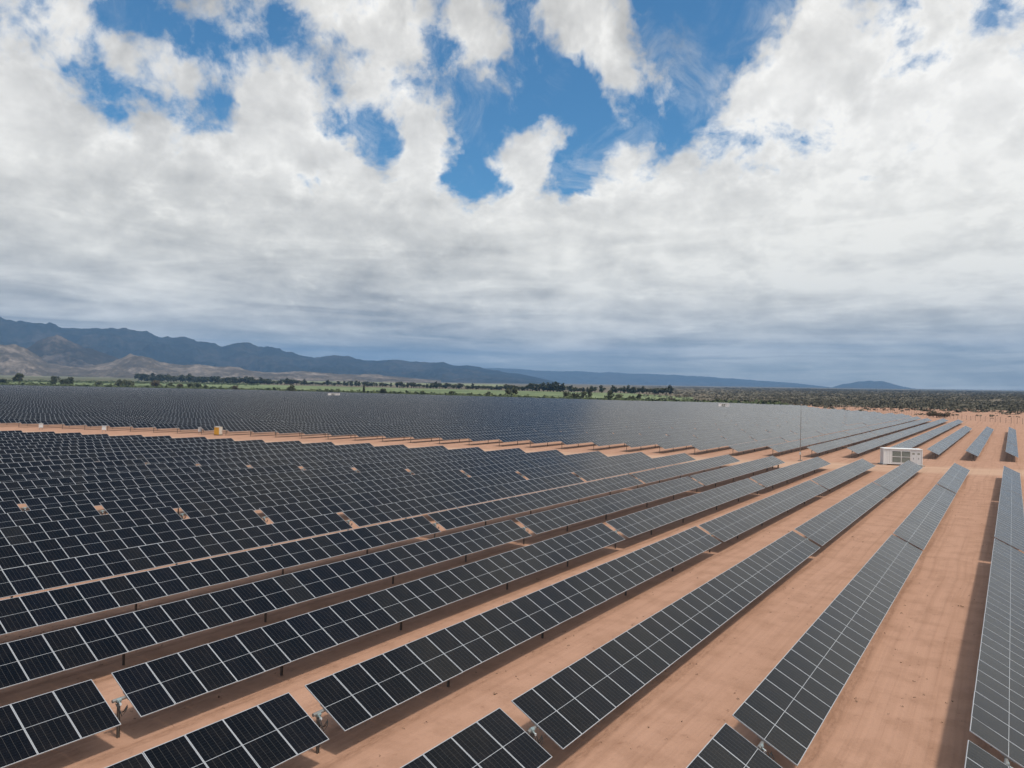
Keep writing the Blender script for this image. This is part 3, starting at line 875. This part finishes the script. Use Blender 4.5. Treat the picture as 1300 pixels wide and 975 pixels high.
# ------------------------------------------------------------------ containers stand in gaps of the far block
def container(name, L, label, loc, rz, bays):
    """Inverter container: corrugated body, corner posts, louvred bays on the front (-Y), doors at the right."""
    D, H = 2.44, 2.86
    root = empty(name, loc, rz)
    tag(root, label, 'container', 'white inverter containers on the site')
    b = MB()
    b.box((0.10, 0.13, 0.20), (L - 0.10, D - 0.06, H - 0.09), M_WHITE)
    b.build('body', root)
    b = MB()
    n = int(D / 0.28)
    for q in range(n):                                                    # corrugated ends and back
        y = 0.22 + q * 0.26
        if y + 0.12 > D - 0.1: break
        b.box((0.055, y, 0.22), (0.099, y + 0.12, H - 0.12), M_GREYW); b.box((L - 0.099, y, 0.22), (L - 0.055, y + 0.12, H - 0.12), M_GREYW)
    x = 0.25
    while x < L - 0.3:
        b.box((x, D - 0.059, 0.22), (x + 0.14, D - 0.02, H - 0.12), M_GREYW); x += 0.30
    b.build('corrugated_cladding', root)
    f = MB()
    for x in (0, L - 0.13):
        for y in (0, D - 0.13):
            f.box((x, y, 0.0), (x + 0.13, y + 0.13, H), M_WHITE)
    for z in (0.06, H - 0.14):
        f.box((0.131, 0.012, z), (L - 0.131, 0.11, z + 0.13), M_WHITE); f.box((0.131, D - 0.11, z), (L - 0.131, D - 0.012, z + 0.13), M_WHITE)
        f.box((0.012, 0.131, z), (0.11, D - 0.131, z + 0.13), M_WHITE); f.box((L - 0.11, 0.131, z), (L - 0.012, D - 0.131, z + 0.13), M_WHITE)
    f.build('corner_frame', root, bevel=0.008)
    r_ = MB(); r_.box((-0.03, -0.06, H + 0.003), (L + 0.03, D + 0.03, H + 0.07), M_WHITE); r_.build('roof', root, bevel=0.01)
    x0, x1 = bays
    w2, h2 = (x1 - x0) / 2, (H - 0.72) / 2
    for q in (0, 1):
        for p in (0, 1):
            bx0, bz0 = x0 + q * w2 + 0.05, 0.36 + p * h2 + 0.05
            lv = MB(); lv.box((bx0, 0.105, bz0), (bx0 + w2 - 0.1, 0.128, bz0 + h2 - 0.1), M_DARK)
            z = bz0 + 0.03
            while z < bz0 + h2 - 0.16:
                lv.add([(bx0, 0.05, z), (bx0 + w2 - 0.1, 0.05, z), (bx0 + w2 - 0.1, 0.103, z + 0.06), (bx0, 0.103, z + 0.06)], [(0, 1, 2, 3)], M_GRILLE)
                z += 0.075
            lv.build('louvre', root)
            fr = MB()
            fr.box((bx0 - 0.055, 0.02, bz0 - 0.055), (bx0 + w2 - 0.045, 0.100, bz0 - 0.002), M_WHITE); fr.box((bx0 - 0.055, 0.02, bz0 + h2 - 0.098), (bx0 + w2 - 0.045, 0.100, bz0 + h2 - 0.05), M_WHITE)
            fr.box((bx0 - 0.055, 0.02, bz0 - 0.001), (bx0 - 0.002, 0.100, bz0 + h2 - 0.099), M_WHITE); fr.box((bx0 + w2 - 0.098, 0.02, bz0 - 0.001), (bx0 + w2 - 0.048, 0.100, bz0 + h2 - 0.099), M_WHITE)
            fr.build('bay_frame', root)
    nd = 4 if x0 > 1.0 else 2
    for q in range(nd):                                                  # panels left of the bays
        a = 0.18 + q * (x0 - 0.24) / nd
        d = MB(); d.box((a, 0.07, 0.28), (a + (x0 - 0.24) / nd - 0.05, 0.127, H - 0.2), M_WHITE); d.build('side_panel', root, bevel=0.006)
        if q: sm_ = MB(); sm_.box((a - 0.045, 0.10, 0.28), (a - 0.01, 0.1275, H - 0.2), M_GRILLE); sm_.build('seam', root)
    for q in (0, 1):
        wd = (L - x1 - 0.28) / 2
        a = x1 + 0.12 + q * wd
        d = MB(); d.box((a, 0.06, 0.26), (a + wd - 0.04, 0.127, H - 0.18), M_GREYW)
        dd = d.build('door', root, bevel=0.006)
        hb = MB(); hb.box((a + wd * 0.42, 0.025, 1.05), (a + wd * 0.50, 0.058, 1.35), M_DARK); hb.build('handle', dd)
        sg = MB(); sg.box((a + wd * 0.2, 0.045, H - 0.95), (a + wd * 0.7, 0.058, H - 0.62), M_GRILLE); sg.build('vent', dd)
    for (pa, pb) in ((-0.35, 0.55), (L - 0.55, L + 0.35)):
        p = MB(); p.box((pa, -0.30, -loc[2] - 0.1), (pb, D + 0.3, -0.002), M_CONC); p.build('plinth', root)
    return root
cM = at(1121.5, 590.2)
container('inverter_container', 6.55, 'white container with four grey louvred bays on the sandy track at the row ends', (cM.x, cM.y, 0.16), rad(21), (1.45, 4.55))
cA = (-598.0, 527.0); cB = (-186.5, 553.0)
container('inverter_container', 12.19, 'long white container small in the distance among dark tables at left', (cA[0], cA[1], 1.25), rad(30), (3.6, 7.4))
container('inverter_container', 8.4, 'small white container far off among pale grey tables near the bushes', (cB[0], cB[1], 1.15), rad(38), (2.3, 5.4))
CLEAR = [(cA[0] + 5, cA[1] + 4, 8.5, 5.6), (cB[0] + 2.6, cB[1] + 3.4, 6.0, 5.0)]

Vs, Fs, Ms, Us, o = [], [], [], [], 0
SVs, SFs, so = [], [], 0
for (i, s, nm, blk, k) in rest:
    dt, dz_ = jit(i, s)
    x = row_x(i)
    pieces = [(s, nm)]
    for (cx, cy, hx, hy) in CLEAR:
        if abs(x - cx) < hx + 1.1 and s < cy + hy + 8 and s + nm * SP > cy - hy - 2:
            n1 = max(0, int((cy - hy - 2 - s) / SP)); s2 = cy + hy + 2; n2 = max(0, int((s + nm * SP - s2) / SP))
            pieces = [p for p in ((s, n1), (s2, n2)) if p[1] > 1]
    for (ps, pn) in pieces:
        V, F, mi, uv = table_arrays(x, ps, pn, TUBE_Z + dz_, TILT + dt, int(i * 31 + abs(ps)))
        Vs.append(V); Fs.append(F + o); Ms.append(mi); Us.append(uv); o += len(V)
        if math.hypot(x, ps) < 520:
            V, F = support_arrays(x, ps, pn, TUBE_Z + dz_)
        else:
            V, F = box_arrays((x - 0.06, ps, TUBE_Z - 0.19), (x + 0.06, ps + pn * SP, TUBE_Z - 0.07))
        SVs.append(V); SFs.append(F + so); so += len(V)
fa = mesh_obj('solar_array', np_mesh('solar_array', np.vstack(Vs), np.vstack(Fs), [M_GLASS_FAR, M_BACK, M_FRAME], np.concatenate(Ms), np.vstack(Us)))
tag(fa, 'dense mass of far solar tables stretching away to the green fields', 'solar array', kind='stuff')
mesh_obj('mounting_frame', np_mesh('mounting_frame', np.vstack(SVs), np.vstack(SFs), [M_POST]), fa)

# ------------------------------------------------------------------ masts, cabinets, cabin
def mast(loc, h, label):
    root = empty('lightning_mast', loc)
    tag(root, label, 'mast', 'slim lightning masts')
    b = MB(); b.tube([(0, 0, 0), (0, 0, h * 0.45), (0, 0, h * 0.8), (0, 0, h)], [0.07, 0.055, 0.04, 0.018], M_STEEL, 8); b.build('pole', root, smooth=True)
    b = MB(); b.box((-0.35, -0.35, -0.1), (0.35, 0.35, 0.18), M_CONC); b.build('footing', root)
    b = MB(); b.box((-0.13, -0.22, 1.2), (0.13, -0.095, 1.7), M_GREYW); b.build('junction_box', root)
mast((-33.5, 147.1, 0), 11.6, 'tall thin grey mast on the sandy track left of the white container')
for px, py, hpx, lab in ((382.5, 505, 19, 'distant thin mast left of the long white container'), (469, 505, 9, 'short distant mast right of the long white container'), (73, 490, 16, 'distant pale pole above the green fields at far left')):
    p = at(px, py); d = math.hypot(p.x, p.y)
    mast(p, hpx * d / F_PX, lab)

def cabinet(loc, rz, label, k):
    root = empty('inverter_cabinet', loc, rz)
    tag(root, label, 'cabinet', 'white inverter cabinets on stands')
    b = MB(); b.box((-0.45, -0.2, 0.62), (0.45, 0.2, 1.62), M_WHITE); b.build('case', root, bevel=0.02)
    b = MB(); b.box((-0.38, -0.225, 0.70), (0.38, -0.202, 1.54), M_GREYW); d = b.build('door', root, bevel=0.005)
    b = MB(); b.box((0.28, -0.25, 1.05), (0.32, -0.227, 1.2), M_DARK); b.build('handle', d)
    b = MB(); b.box((-0.56, -0.36, 1.66), (0.56, 0.30, 1.70), M_GREYW); b.build('canopy', root)
    for sx in (-0.32, 0.32):
        b = MB(); b.box((sx - 0.04, -0.04, -0.1), (sx + 0.04, 0.04, 0.619), M_STEEL); b.build('leg', root)
cabinet((-205.4, 86.1, 0), rad(60), 'leftmost white inverter cabinet on legs beside the sandy track', 0)
cabinet((-187.5, 93.0, 0), rad(60), 'white inverter cabinet on legs, middle one of three beside the track', 1)
cabinet((-168.2, 107.0, 0), rad(60), 'white inverter cabinet on legs nearest the yellow cabin', 2)

cab = empty('site_toilet', (-161.8, 107.8, 0), rad(14))
tag(cab, 'yellow and cream portable toilet cabin standing by the sandy track', 'toilet cabin')
b = MB(); b.box((-0.72, -0.66, 0.16), (0.72, 0.66, 1.98), M_YELLOW); b.build('wall', cab, bevel=0.04)
b = MB(); b.box((0.723, -0.56, 0.22), (0.765, 0.56, 1.92), M_CREAM); d = b.build('door', cab, bevel=0.01)
b = MB(); b.box((0.766, 0.36, 0.95), (0.80, 0.44, 1.15), M_DARK); b.build('handle', d)
b = MB(); b.box((-0.78, -0.72, 1.985), (0.80, 0.72, 2.06), M_CREAM)
b.tube([(-0.74, 0, 2.0), (0.76, 0, 2.0)], 0.16, M_CREAM, 14); b.build('roof', cab, bevel=0.015)
b = MB(); b.box((-0.76, -0.70, -0.02), (0.78, 0.70, 0.155), M_DARK); b.build('base', cab)

for q in range(3):
    o_ = empty('marker_post', (-34.6 + q * 0.75, 128.2 + q * 0.65, 0))
    tag(o_, 'short brown marker post under the row end left of the mast', 'post', 'short brown posts at a row end')
    b = MB(); b.box((-0.09, -0.09, -0.1), (0.09, 0.09, 0.85), M_WOOD); b.build('shaft', o_)
    b = MB(); b.box((-0.13, -0.13, 0.852), (0.13, 0.13, 0.93), M_POST); b.build('cap', o_)

# pale farm buildings far out on the plain and a wisp of dust
for px, py, w_, lab in ((340, 478.6, 46, 'white farm shed far off below the foothills'), (88, 477.6, 30, 'pale farm shed beyond the far left windbreak')):
    p = at(px, py)
    fb = empty('farm_shed', p, rad(35))
    tag(fb, lab, 'shed')
    b = MB(); b.box((-w_ / 2, -7, -1), (w_ / 2, 7, 6), M_WHITE); b.build('wall', fb)
    b = MB(); b.add([(-w_ / 2 - 1, -8, 6.01), (w_ / 2 + 1, -8, 6.01), (w_ / 2 + 1, 8, 6.01), (-w_ / 2 - 1, 8, 6.01), (-w_ / 2 - 1, 0, 9.5), (w_ / 2 + 1, 0, 9.5)],
          [(0, 1, 5, 4), (2, 3, 4, 5), (0, 4, 3), (1, 2, 5), (0, 3, 2, 1)], M_GREYW); b.build('roof', fb)
def dust_plume(px, py, r0, h, dens):
    p = at(px, py)
    m = bpy.data.materials.new('dust_in_air'); m.use_nodes = True
    nt = m.node_tree; nt.nodes.clear(); g = NG(nt)
    out = g.n('ShaderNodeOutputMaterial'); pv = g.n('ShaderNodeVolumePrincipled')
    pv.inputs['Color'].default_value = (0.95, 0.95, 0.95, 1); pv.inputs['Density'].default_value = dens
    nt.links.new(pv.outputs[0], out.inputs['Volume'])
    b = MB()
    b.tube([(0, 0, 0), (2, 0, h * .2), (r0 * .3, 0, h * .5), (r0 * .8, 0, h * .8), (r0 * 1.1, 0, h)], [r0 * .5, r0 * .8, r0 * .75, r0 * .6, r0 * .2], m, 14)
    tag(b.build('dust_plume', None, p), 'small white dust plume rising far out on the plain', 'dust', kind='stuff')
dust_plume(848, 489.0, 26, 95, 0.0045)

# ------------------------------------------------------------------ boundary fence at the right
fence_px = [(1062, 520.5), (1110, 523.5), (1160, 528), (1215, 532.5), (1262, 536), (1330, 541)]
pts = [at(*p) for p in fence_px]
fence = empty('wire_fence', pts[-1])
tag(fence, 'wire fence on timber posts along the far sandy edge of the site', 'fence')
def along(ps, step):
    out = [ps[0].copy()]; carry = 0.0
    for a, c in zip(ps, ps[1:]):
        L = (c - a).length; d = step - carry
        while d < L:
            out.append(a.lerp(c, d / L)); d += step
        carry = L - (d - step)
    return out
fps = along(pts, 4.2)
pm = MB(); pm.tube([(0, 0, -0.2), (0, 0, 2.7)], 0.065, M_WOOD, 6); PM = pm.mesh('post')
for k, p in enumerate(fps[:98]):
    o_ = mesh_obj('post', PM, fence, (p.x - pts[-1].x, p.y - pts[-1].y, float(ground_z(p.x, p.y)) - pts[-1].z))
    o_.scale = (1, 1, random.uniform(0.88, 1.12) * (1.15 if k % 8 == 0 else 1))
    o_.rotation_euler = (rad(random.gauss(0, 2)), rad(random.gauss(0, 2)), 0)
wb = MB()
for z in (0.4, 0.9, 1.4, 1.9, 2.4):
    wb.tube([(p.x - pts[-1].x, p.y - pts[-1].y, p.z - pts[-1].z + z) for p in fps], 0.012, M_STEEL, 4, False)
wb.build('wire', fence)

# ------------------------------------------------------------------ vegetation
def leaf_mesh(name, n, shape, leaf, mat, seed, tris=False):
    """A crown of many small leaf clumps scattered through lobes."""
    r = np.random.default_rng(seed)
    C = []
    lobes = shape(r)
    wts = np.array([l[3] ** 2 for l in lobes]); wts /= wts.sum()
    which = r.choice(len(lobes), n, p=wts)
    for w in which:
        cx, cy, cz, rd, sq = lobes[w]
        v = r.normal(size=3); v /= np.linalg.norm(v)
        q = rd * r.uniform(0.45, 1.08)
        C.append((cx + v[0] * q, cy + v[1] * q, cz + v[2] * q * sq))
    C = np.array(C)
    A = r.normal(size=(n, 3)); A /= np.linalg.norm(A, axis=1)[:, None]
    B = np.cross(A, r.normal(size=(n, 3))); B /= np.linalg.norm(B, axis=1)[:, None]
    s = leaf * r.uniform(0.6, 1.3, (n, 1))
    V = np.stack([C - A * s - B * s * .7, C + A * s - B * s * .6, C + A * s * .8 + B * s * .7, C - A * s * .9 + B * s * .6], 1).reshape(-1, 3)
    return np_mesh(name, V, np.arange(4 * n).reshape(-1, 4), [mat])

def lobes_round(r):
    L = []
    for _ in range(9):
        a = r.uniform(0, 6.28); q = r.uniform(0.05, 0.30)
        L.append((math.cos(a) * q, math.sin(a) * q, r.uniform(0.24, 0.80), r.uniform(0.14, 0.24), 0.9))
    return L
def lobes_tall(r):
    L = []
    for k in range(9):
        a = r.uniform(0, 6.28); q = r.uniform(0.02, 0.14)
        L.append((math.cos(a) * q, math.sin(a) * q, 0.22 + 0.08 * k, r.uniform(0.09, 0.15) * (1.2 - k * 0.06), 1.1))
    return L
def lobes_bush(r):
    L = []
    for _ in range(10):
        a = r.uniform(0, 6.28); q = r.uniform(0.0, 0.62)
        L.append((math.cos(a) * q, math.sin(a) * q, r.uniform(0.25, 0.68), r.uniform(0.20, 0.34), 0.85))
    return L
def trunk_mesh(seed, top):
    r = random.Random(seed); b = MB()
    b.tube([(0, 0, -0.05), (r.uniform(-.02, .02), 0.01, 0.25), (r.uniform(-.04, .04), r.uniform(-.03, .03), top)], [0.035, 0.026, 0.012], M_BARK, 6)
    for k in range(4):
        a = r.uniform(0, 6.28); z = r.uniform(0.25, 0.45)
        b.tube([(0, 0, z), (math.cos(a) * 0.12, math.sin(a) * 0.12, z + 0.16), (math.cos(a) * 0.2, math.sin(a) * 0.2, z + 0.3)], [0.016, 0.011, 0.005], M_BARK, 5)
    return b.mesh('trunk')
PROTO = {}
for kind, lob, n, leaf, mats in (('round', lobes_round, 520, 0.045, (M_LEAF_DARK, M_LEAF_OLIVE)), ('tall', lobes_tall, 460, 0.04, (M_LEAF_DARK,)), ('bush', lobes_bush, 520, 0.07, (M_LEAF_OLIVE, M_LEAF_BROWN, M_LEAF_DARK))):
    PROTO[kind] = []
    for v, m_ in enumerate(list(mats) * 2):
        crown = bpy.data.objects.new('crown', leaf_mesh('crown', n, lob, leaf, m_, 40 + v * 7 + len(kind)))
        tr = bpy.data.objects.new('trunk', trunk_mesh(v, 0.7 if kind != 'bush' else 0.45))
        PROTO[kind].append((crown, tr))
def plant(kind, px, py, h_px, w_ratio, label, cat, group, name, variant=None):
    p = at(px, py); d = math.hypot(p.x, p.y)
    h = h_px * d / F_PX
    if kind == 'round': w_ratio *= 1.15
    root = empty(name, p, random.uniform(0, 6.28))
    tag(root, label, cat, group)
    cr, tr = PROTO[kind][random.randrange(len(PROTO[kind])) if variant is None else variant]
    for src in (cr, tr):
        c = src.copy(); link(c); c.parent = root
        c.scale = (h * w_ratio, h * w_ratio, h)
        c.location = (0, 0, 0)
    return root
# windbreaks behind the crop field: (from x, to x, y at both ends, height px, step px)
WIND = [(52, 92, 475.3, 476.3, 3.2, 3.4, 'low dark windbreak at the far left'), (97, 113, 476.8, 477.2, 2.4, 3.4, 'low dark windbreak at the far left'),
        (121, 162, 477.5, 478.8, 3, 3.6, 'low dark windbreak at the far left'),
        (176, 292, 483.6, 487, 7, 4.4, 'dark windbreak before the foothills'), (296, 380, 487.2, 488.9, 7.2, 4.4, 'dark windbreak before the foothills'),
        (383, 442, 489, 490, 5.2, 4.6, 'dark windbreak before the foothills'), (446, 500, 490.3, 491.5, 5.5, 5.5, 'broken windbreak behind the crop'),
        (504, 589, 492.2, 494.0, 6.4, 4.6, 'close dark windbreak at the middle'), (593, 640, 494.2, 495.4, 5.4, 4.4, 'close dark windbreak at the middle'),
        (645, 670, 496, 496.5, 7.5, 4.6, 'tall ragged windbreak before the blue hills'), (673, 718, 496.6, 497.6, 9.5, 4.6, 'tall ragged windbreak before the blue hills'),
        (722, 756, 497.8, 498.5, 6.8, 4.8, 'tall ragged windbreak before the blue hills'), (764, 766, 498.8, 498.8, 7, 5, 'tall ragged windbreak before the blue hills'),
        (778, 850, 499, 500.4, 7.4, 5, 'ragged windbreak at its right end')]
for (xa, xb, ya, yb, hp, st, what) in WIND:
    x = xa
    while x <= xb:
        f = (x - xa) / max(1e-6, xb - xa)
        tall = random.random() < 0.3 and hp > 5
        plant('tall' if tall else 'round', x, ya + (yb - ya) * f, hp * random.uniform(0.75, 1.3) * (1.2 if tall else 1), random.uniform(1.3, 2.0),
              'one of the trees of the ' + what, 'tree', 'trees of the windbreaks behind the crop field', 'windbreak_tree')
        x += st * random.uniform(0.6, 1.15)
# single trees and bushes at the foot of the crop field
SINGLE = [(25, 488.5, 13, 1.0, 'round', 'lone dark tree by the far left edge of the dark tables'), (5, 487.5, 6, 1.3, 'bush', 'low bush at the left edge of the picture'),
          (68, 489.3, 11, 1.0, 'round', 'brownish tree, first of three close together at left'), (79, 490, 8.5, 1.1, 'bush', 'round bush between two brownish trees at left'),
          (89, 489.5, 10, 1.0, 'round', 'brownish tree, last of three close together at left'), (125, 490.5, 6, 1.2, 'bush', 'small dark bush before the green crop'),
          (154, 491.5, 10, 0.9, 'bush', 'wide brown bush, left one of a touching pair'), (166, 492, 9, 0.9, 'bush', 'wide brown bush, right one of a touching pair'),
          (197, 493, 11, 0.9, 'bush', 'large dark bush under the start of the long windbreak'), (215, 493.5, 8, 0.9, 'bush', 'dark bush right of the largest left bush'),
          (229, 493.8, 6.5, 1.0, 'bush', 'brown bush, first in a run of four bushes'), (240, 494, 7.5, 0.9, 'bush', 'brown bush, second in a run of four bushes'),
          (251, 494.5, 8, 0.9, 'bush', 'dark bush, third in a run of four bushes'), (261, 494.8, 6.5, 0.9, 'bush', 'olive bush, last in a run of four bushes'),
          (298, 496, 7.5, 0.9, 'bush', 'round olive bush alone before the green crop'), (370, 498, 10, 0.9, 'bush', 'big round bush just left of a thin mast'),
          (462, 500, 12.5, 0.7, 'tall', 'slim dark tree right of the long white container'), (488, 500.6, 8, 1.0, 'bush', 'wide dark bush right of the slim tree'),
          (536, 501.6, 6, 1.0, 'bush', 'low reddish bush below the close windbreak'), (574, 502.8, 7, 1.0, 'bush', 'low olive bush below the close windbreak'),
          (620, 504, 8, 0.9, 'bush', 'dome shaped dark bush left of a double tree'), (646, 504.5, 13, 0.9, 'round', 'left tree of the dark double tree at the middle'), (652, 504.6, 13.5, 0.9, 'round', 'right tree of the dark double tree at the middle'),
          (719.5, 506.4, 11, 1.0, 'round', 'dark tree at the left of a pair before bright crop'), (730, 506.6, 9, 1.1, 'bush', 'dark bush at the right of a pair before bright crop'),
          (741, 507, 12, 0.9, 'round', 'tall tree, left of two touching crowns'), (749, 507, 14, 0.9, 'tall', 'tall spiky tree, right of two touching crowns'),
          (773, 508, 13, 1.1, 'round', 'broadest dark tree before the bright crop'), (785, 508.3, 9, 1.0, 'bush', 'bush touching the broadest dark tree'),
          (802, 509, 8, 0.9, 'bush', 'smaller bush standing free before bright crop'), (812, 509.4, 10, 0.9, 'round', 'rounded dark tree at the right end of bright crop'),
          (855, 511, 5.5, 1.3, 'bush', 'low dark bush where the crop narrows'), (911, 512.5, 6.5, 1.5, 'bush', 'spreading dark bush above the far white container'),
          (975, 514.3, 6.5, 1.5, 'bush', 'dark spreading bush, left of two by bare sand'), (987, 514.6, 6, 1.5, 'bush', 'dark spreading bush, right of two by bare sand')]
for (px, py, hp, wr, kind, lab) in SINGLE:
    plant(kind, px, py, hp, wr, lab, 'bush' if kind == 'bush' else 'tree', None, 'bush' if kind == 'bush' else 'tree')
# the wide bush on the sand at the right, beside the fence
big = empty('desert_bush', at(1191, 530.5))
tag(big, 'wide brown bush alone on sand beside the wire fence', 'bush')
def lobes_big(r):
    return [(x_ + r.normal(0, .05), r.uniform(-0.3, 0.3), r.uniform(0.25, 0.55), r.uniform(0.22, 0.33), 0.95) for x_ in np.linspace(-0.85, 0.85, 11)]
c = mesh_obj('crown', leaf_mesh('crown', 2600, lobes_big, 0.03, M_LEAF_BROWN, 3), big)
c.scale = (6.4, 6.0, 4.9); c.rotation_euler = (0, 0, rad(5))
b = MB()
for q in range(14):
    a = random.uniform(-5, 5)
    b.tube([(a * 0.6, 0, -0.1), (a * 0.8, random.uniform(-.8, .8), 1.2), (a * 1.05, random.uniform(-1.2, 1.2), 2.6)], [0.10, 0.07, 0.03], M_BARK, 5)
b.build('stem', big)

# scrubland, hedge belt and dry tufts: nobody could count them
def scatter_blobs(name, spots, mat, seed, label, cat, leaf_n=10):
    """Each spot (x, y, z, radius, height) becomes a ragged clump of leaf faces."""
    r = np.random.default_rng(seed)
    S = np.array(spots); n = len(S)
    v = r.normal(size=(n, leaf_n, 3)); v /= np.linalg.norm(v, axis=2)[..., None]
    v[..., 2] = np.abs(v[..., 2])
    q = r.uniform(0.35, 1.0, (n, leaf_n, 1))
    C = v * q * np.stack([S[:, 3], S[:, 3], S[:, 4]], 1)[:, None, :] + S[:, None, :3]
    A = r.normal(size=(n, leaf_n, 3)); A /= np.linalg.norm(A, axis=2)[..., None]
    B = np.cross(A, r.normal(size=(n, leaf_n, 3))); B /= np.linalg.norm(B, axis=2)[..., None]
    s = (0.42 * np.minimum(S[:, 3], S[:, 4]))[:, None, None] * r.uniform(0.6, 1.3, (n, leaf_n, 1))
    V = np.stack([C - A * s - B * s * .7, C + A * s - B * s * .6, C + A * s * .8 + B * s * .7, C - A * s * .9 + B * s * .6], 2).reshape(-1, 3)
    return tag(mesh_obj(name, np_mesh(name, V, np.arange(len(V)).reshape(-1, 4), [mat])), label, cat, kind='stuff')
spots = []
a_lo, a_hi = _az(1345), _az(800)
while len(spots) < 15000:
    a = RNG.uniform(a_lo, a_hi); 
    rr_ = math.exp(RNG.uniform(math.log(470), math.log(7000)))
    er = float(edge_r(a))
    x_, y_ = -math.sin(a) * rr_, math.cos(a) * rr_
    d = rr_ - er
    dens = np.clip((rr_ - (600 if a < _az(1000) else er + 60)) / 170.0, 0.06, 1)
    if d < -15 and a > _az(1060): continue
    if RNG.random() > np.clip((_az(790) - a) / (_az(790) - _az(1010)), 0, 1): continue
    if rr_ < 515: continue
    n_ = float(fbm2(np.array([x_ / 130.0]), np.array([y_ / 60.0]), 4, 3)[0])
    if RNG.random() > dens * np.clip((n_ - 0.32) * 2.0, 0.06, 0.9): continue
    rad_ = RNG.uniform(0.9, 2.6) * (1 + rr_ / 2600)
    spots.append((x_, y_, float(ground_z(x_, y_)), rad_, rad_ * RNG.uniform(0.35, 0.7)))
scatter_blobs('scrubland', spots, M_SCRUB, 5, 'grey green desert scrub covering the plain at right', 'scrub', 11)
spots = []
for _ in range(7000):
    px = RNG.uniform(-30, 1000); a = _az(px)
    er = float(edge_r(a)) if px < 900 else float(edge_r(a)) + 5
    rr_ = er + abs(RNG.normal(0, 26)) + 3
    x_, y_ = -math.sin(a) * rr_, math.cos(a) * rr_
    rad_ = RNG.uniform(0.8, 2.2) * (1.6 if RNG.random() < 0.12 else 1) * (0.5 + er / 1500)
    spots.append((x_, y_, float(ground_z(x_, y_)), rad_ * 1.6, rad_ * 1.3))
for _ in range(900):
    px = RNG.uniform(-30, 330)
    p = at(px, float(np.interp(px, [0, 180, 330], [484.2, 486.0, 488.5])) + RNG.normal(0, 0.7))
    rad_ = RNG.uniform(1.0, 3.2)
    spots.append((p.x, p.y, p.z, rad_ * 1.8, rad_ * 1.4))
scatter_blobs('hedge_belt', spots, M_HEDGE, 6, 'low ragged green growth between the solar field and the crops', 'undergrowth', 9)
spots = []
for _ in range(5200):
    x_ = RNG.uniform(-60, 4); y_ = RNG.uniform(14, 150)
    if RNG.random() < y_ / 190: continue
    n_ = float(fbm2(np.array([x_ / 9.0]), np.array([y_ / 9.0]), 8, 3)[0])
    if n_ < 0.52: continue
    rad_ = RNG.uniform(0.025, 0.085) * (2.0 if RNG.random() < 0.06 else 1)
    spots.append((x_, y_, 0.005, rad_, rad_ * 0.6))
scatter_blobs('dry_tufts', spots, M_TUFT, 7, 'sparse dry twigs and tufts on the sand between rows', 'tufts', 6)

# ------------------------------------------------------------------ haze
def haze_box():
    b = MB()
    m = bpy.data.materials.new('haze_air'); m.use_nodes = True
    nt = m.node_tree; nt.nodes.clear()
    g = NG(nt); out = g.n('ShaderNodeOutputMaterial'); pv = g.n('ShaderNodeVolumePrincipled')
    pv.inputs['Color'].default_value = (0.30, 0.58, 1.0, 1)
    pv.inputs['Density'].default_value = 5.4e-5
    pv.inputs['Anisotropy'].default_value = 0.0
    nt.links.new(pv.outputs[0], out.inputs['Volume'])
    b.box((-24500, -24500, -8), (24500, 24500, 1480), m)
    return tag(b.build('haze'), 'thin blue haze over the plain and hills', 'haze', kind='stuff')
haze_box()
print('tables', len(tables), 'visible', len(vis), 'things', len(things), 'rest', len(rest))
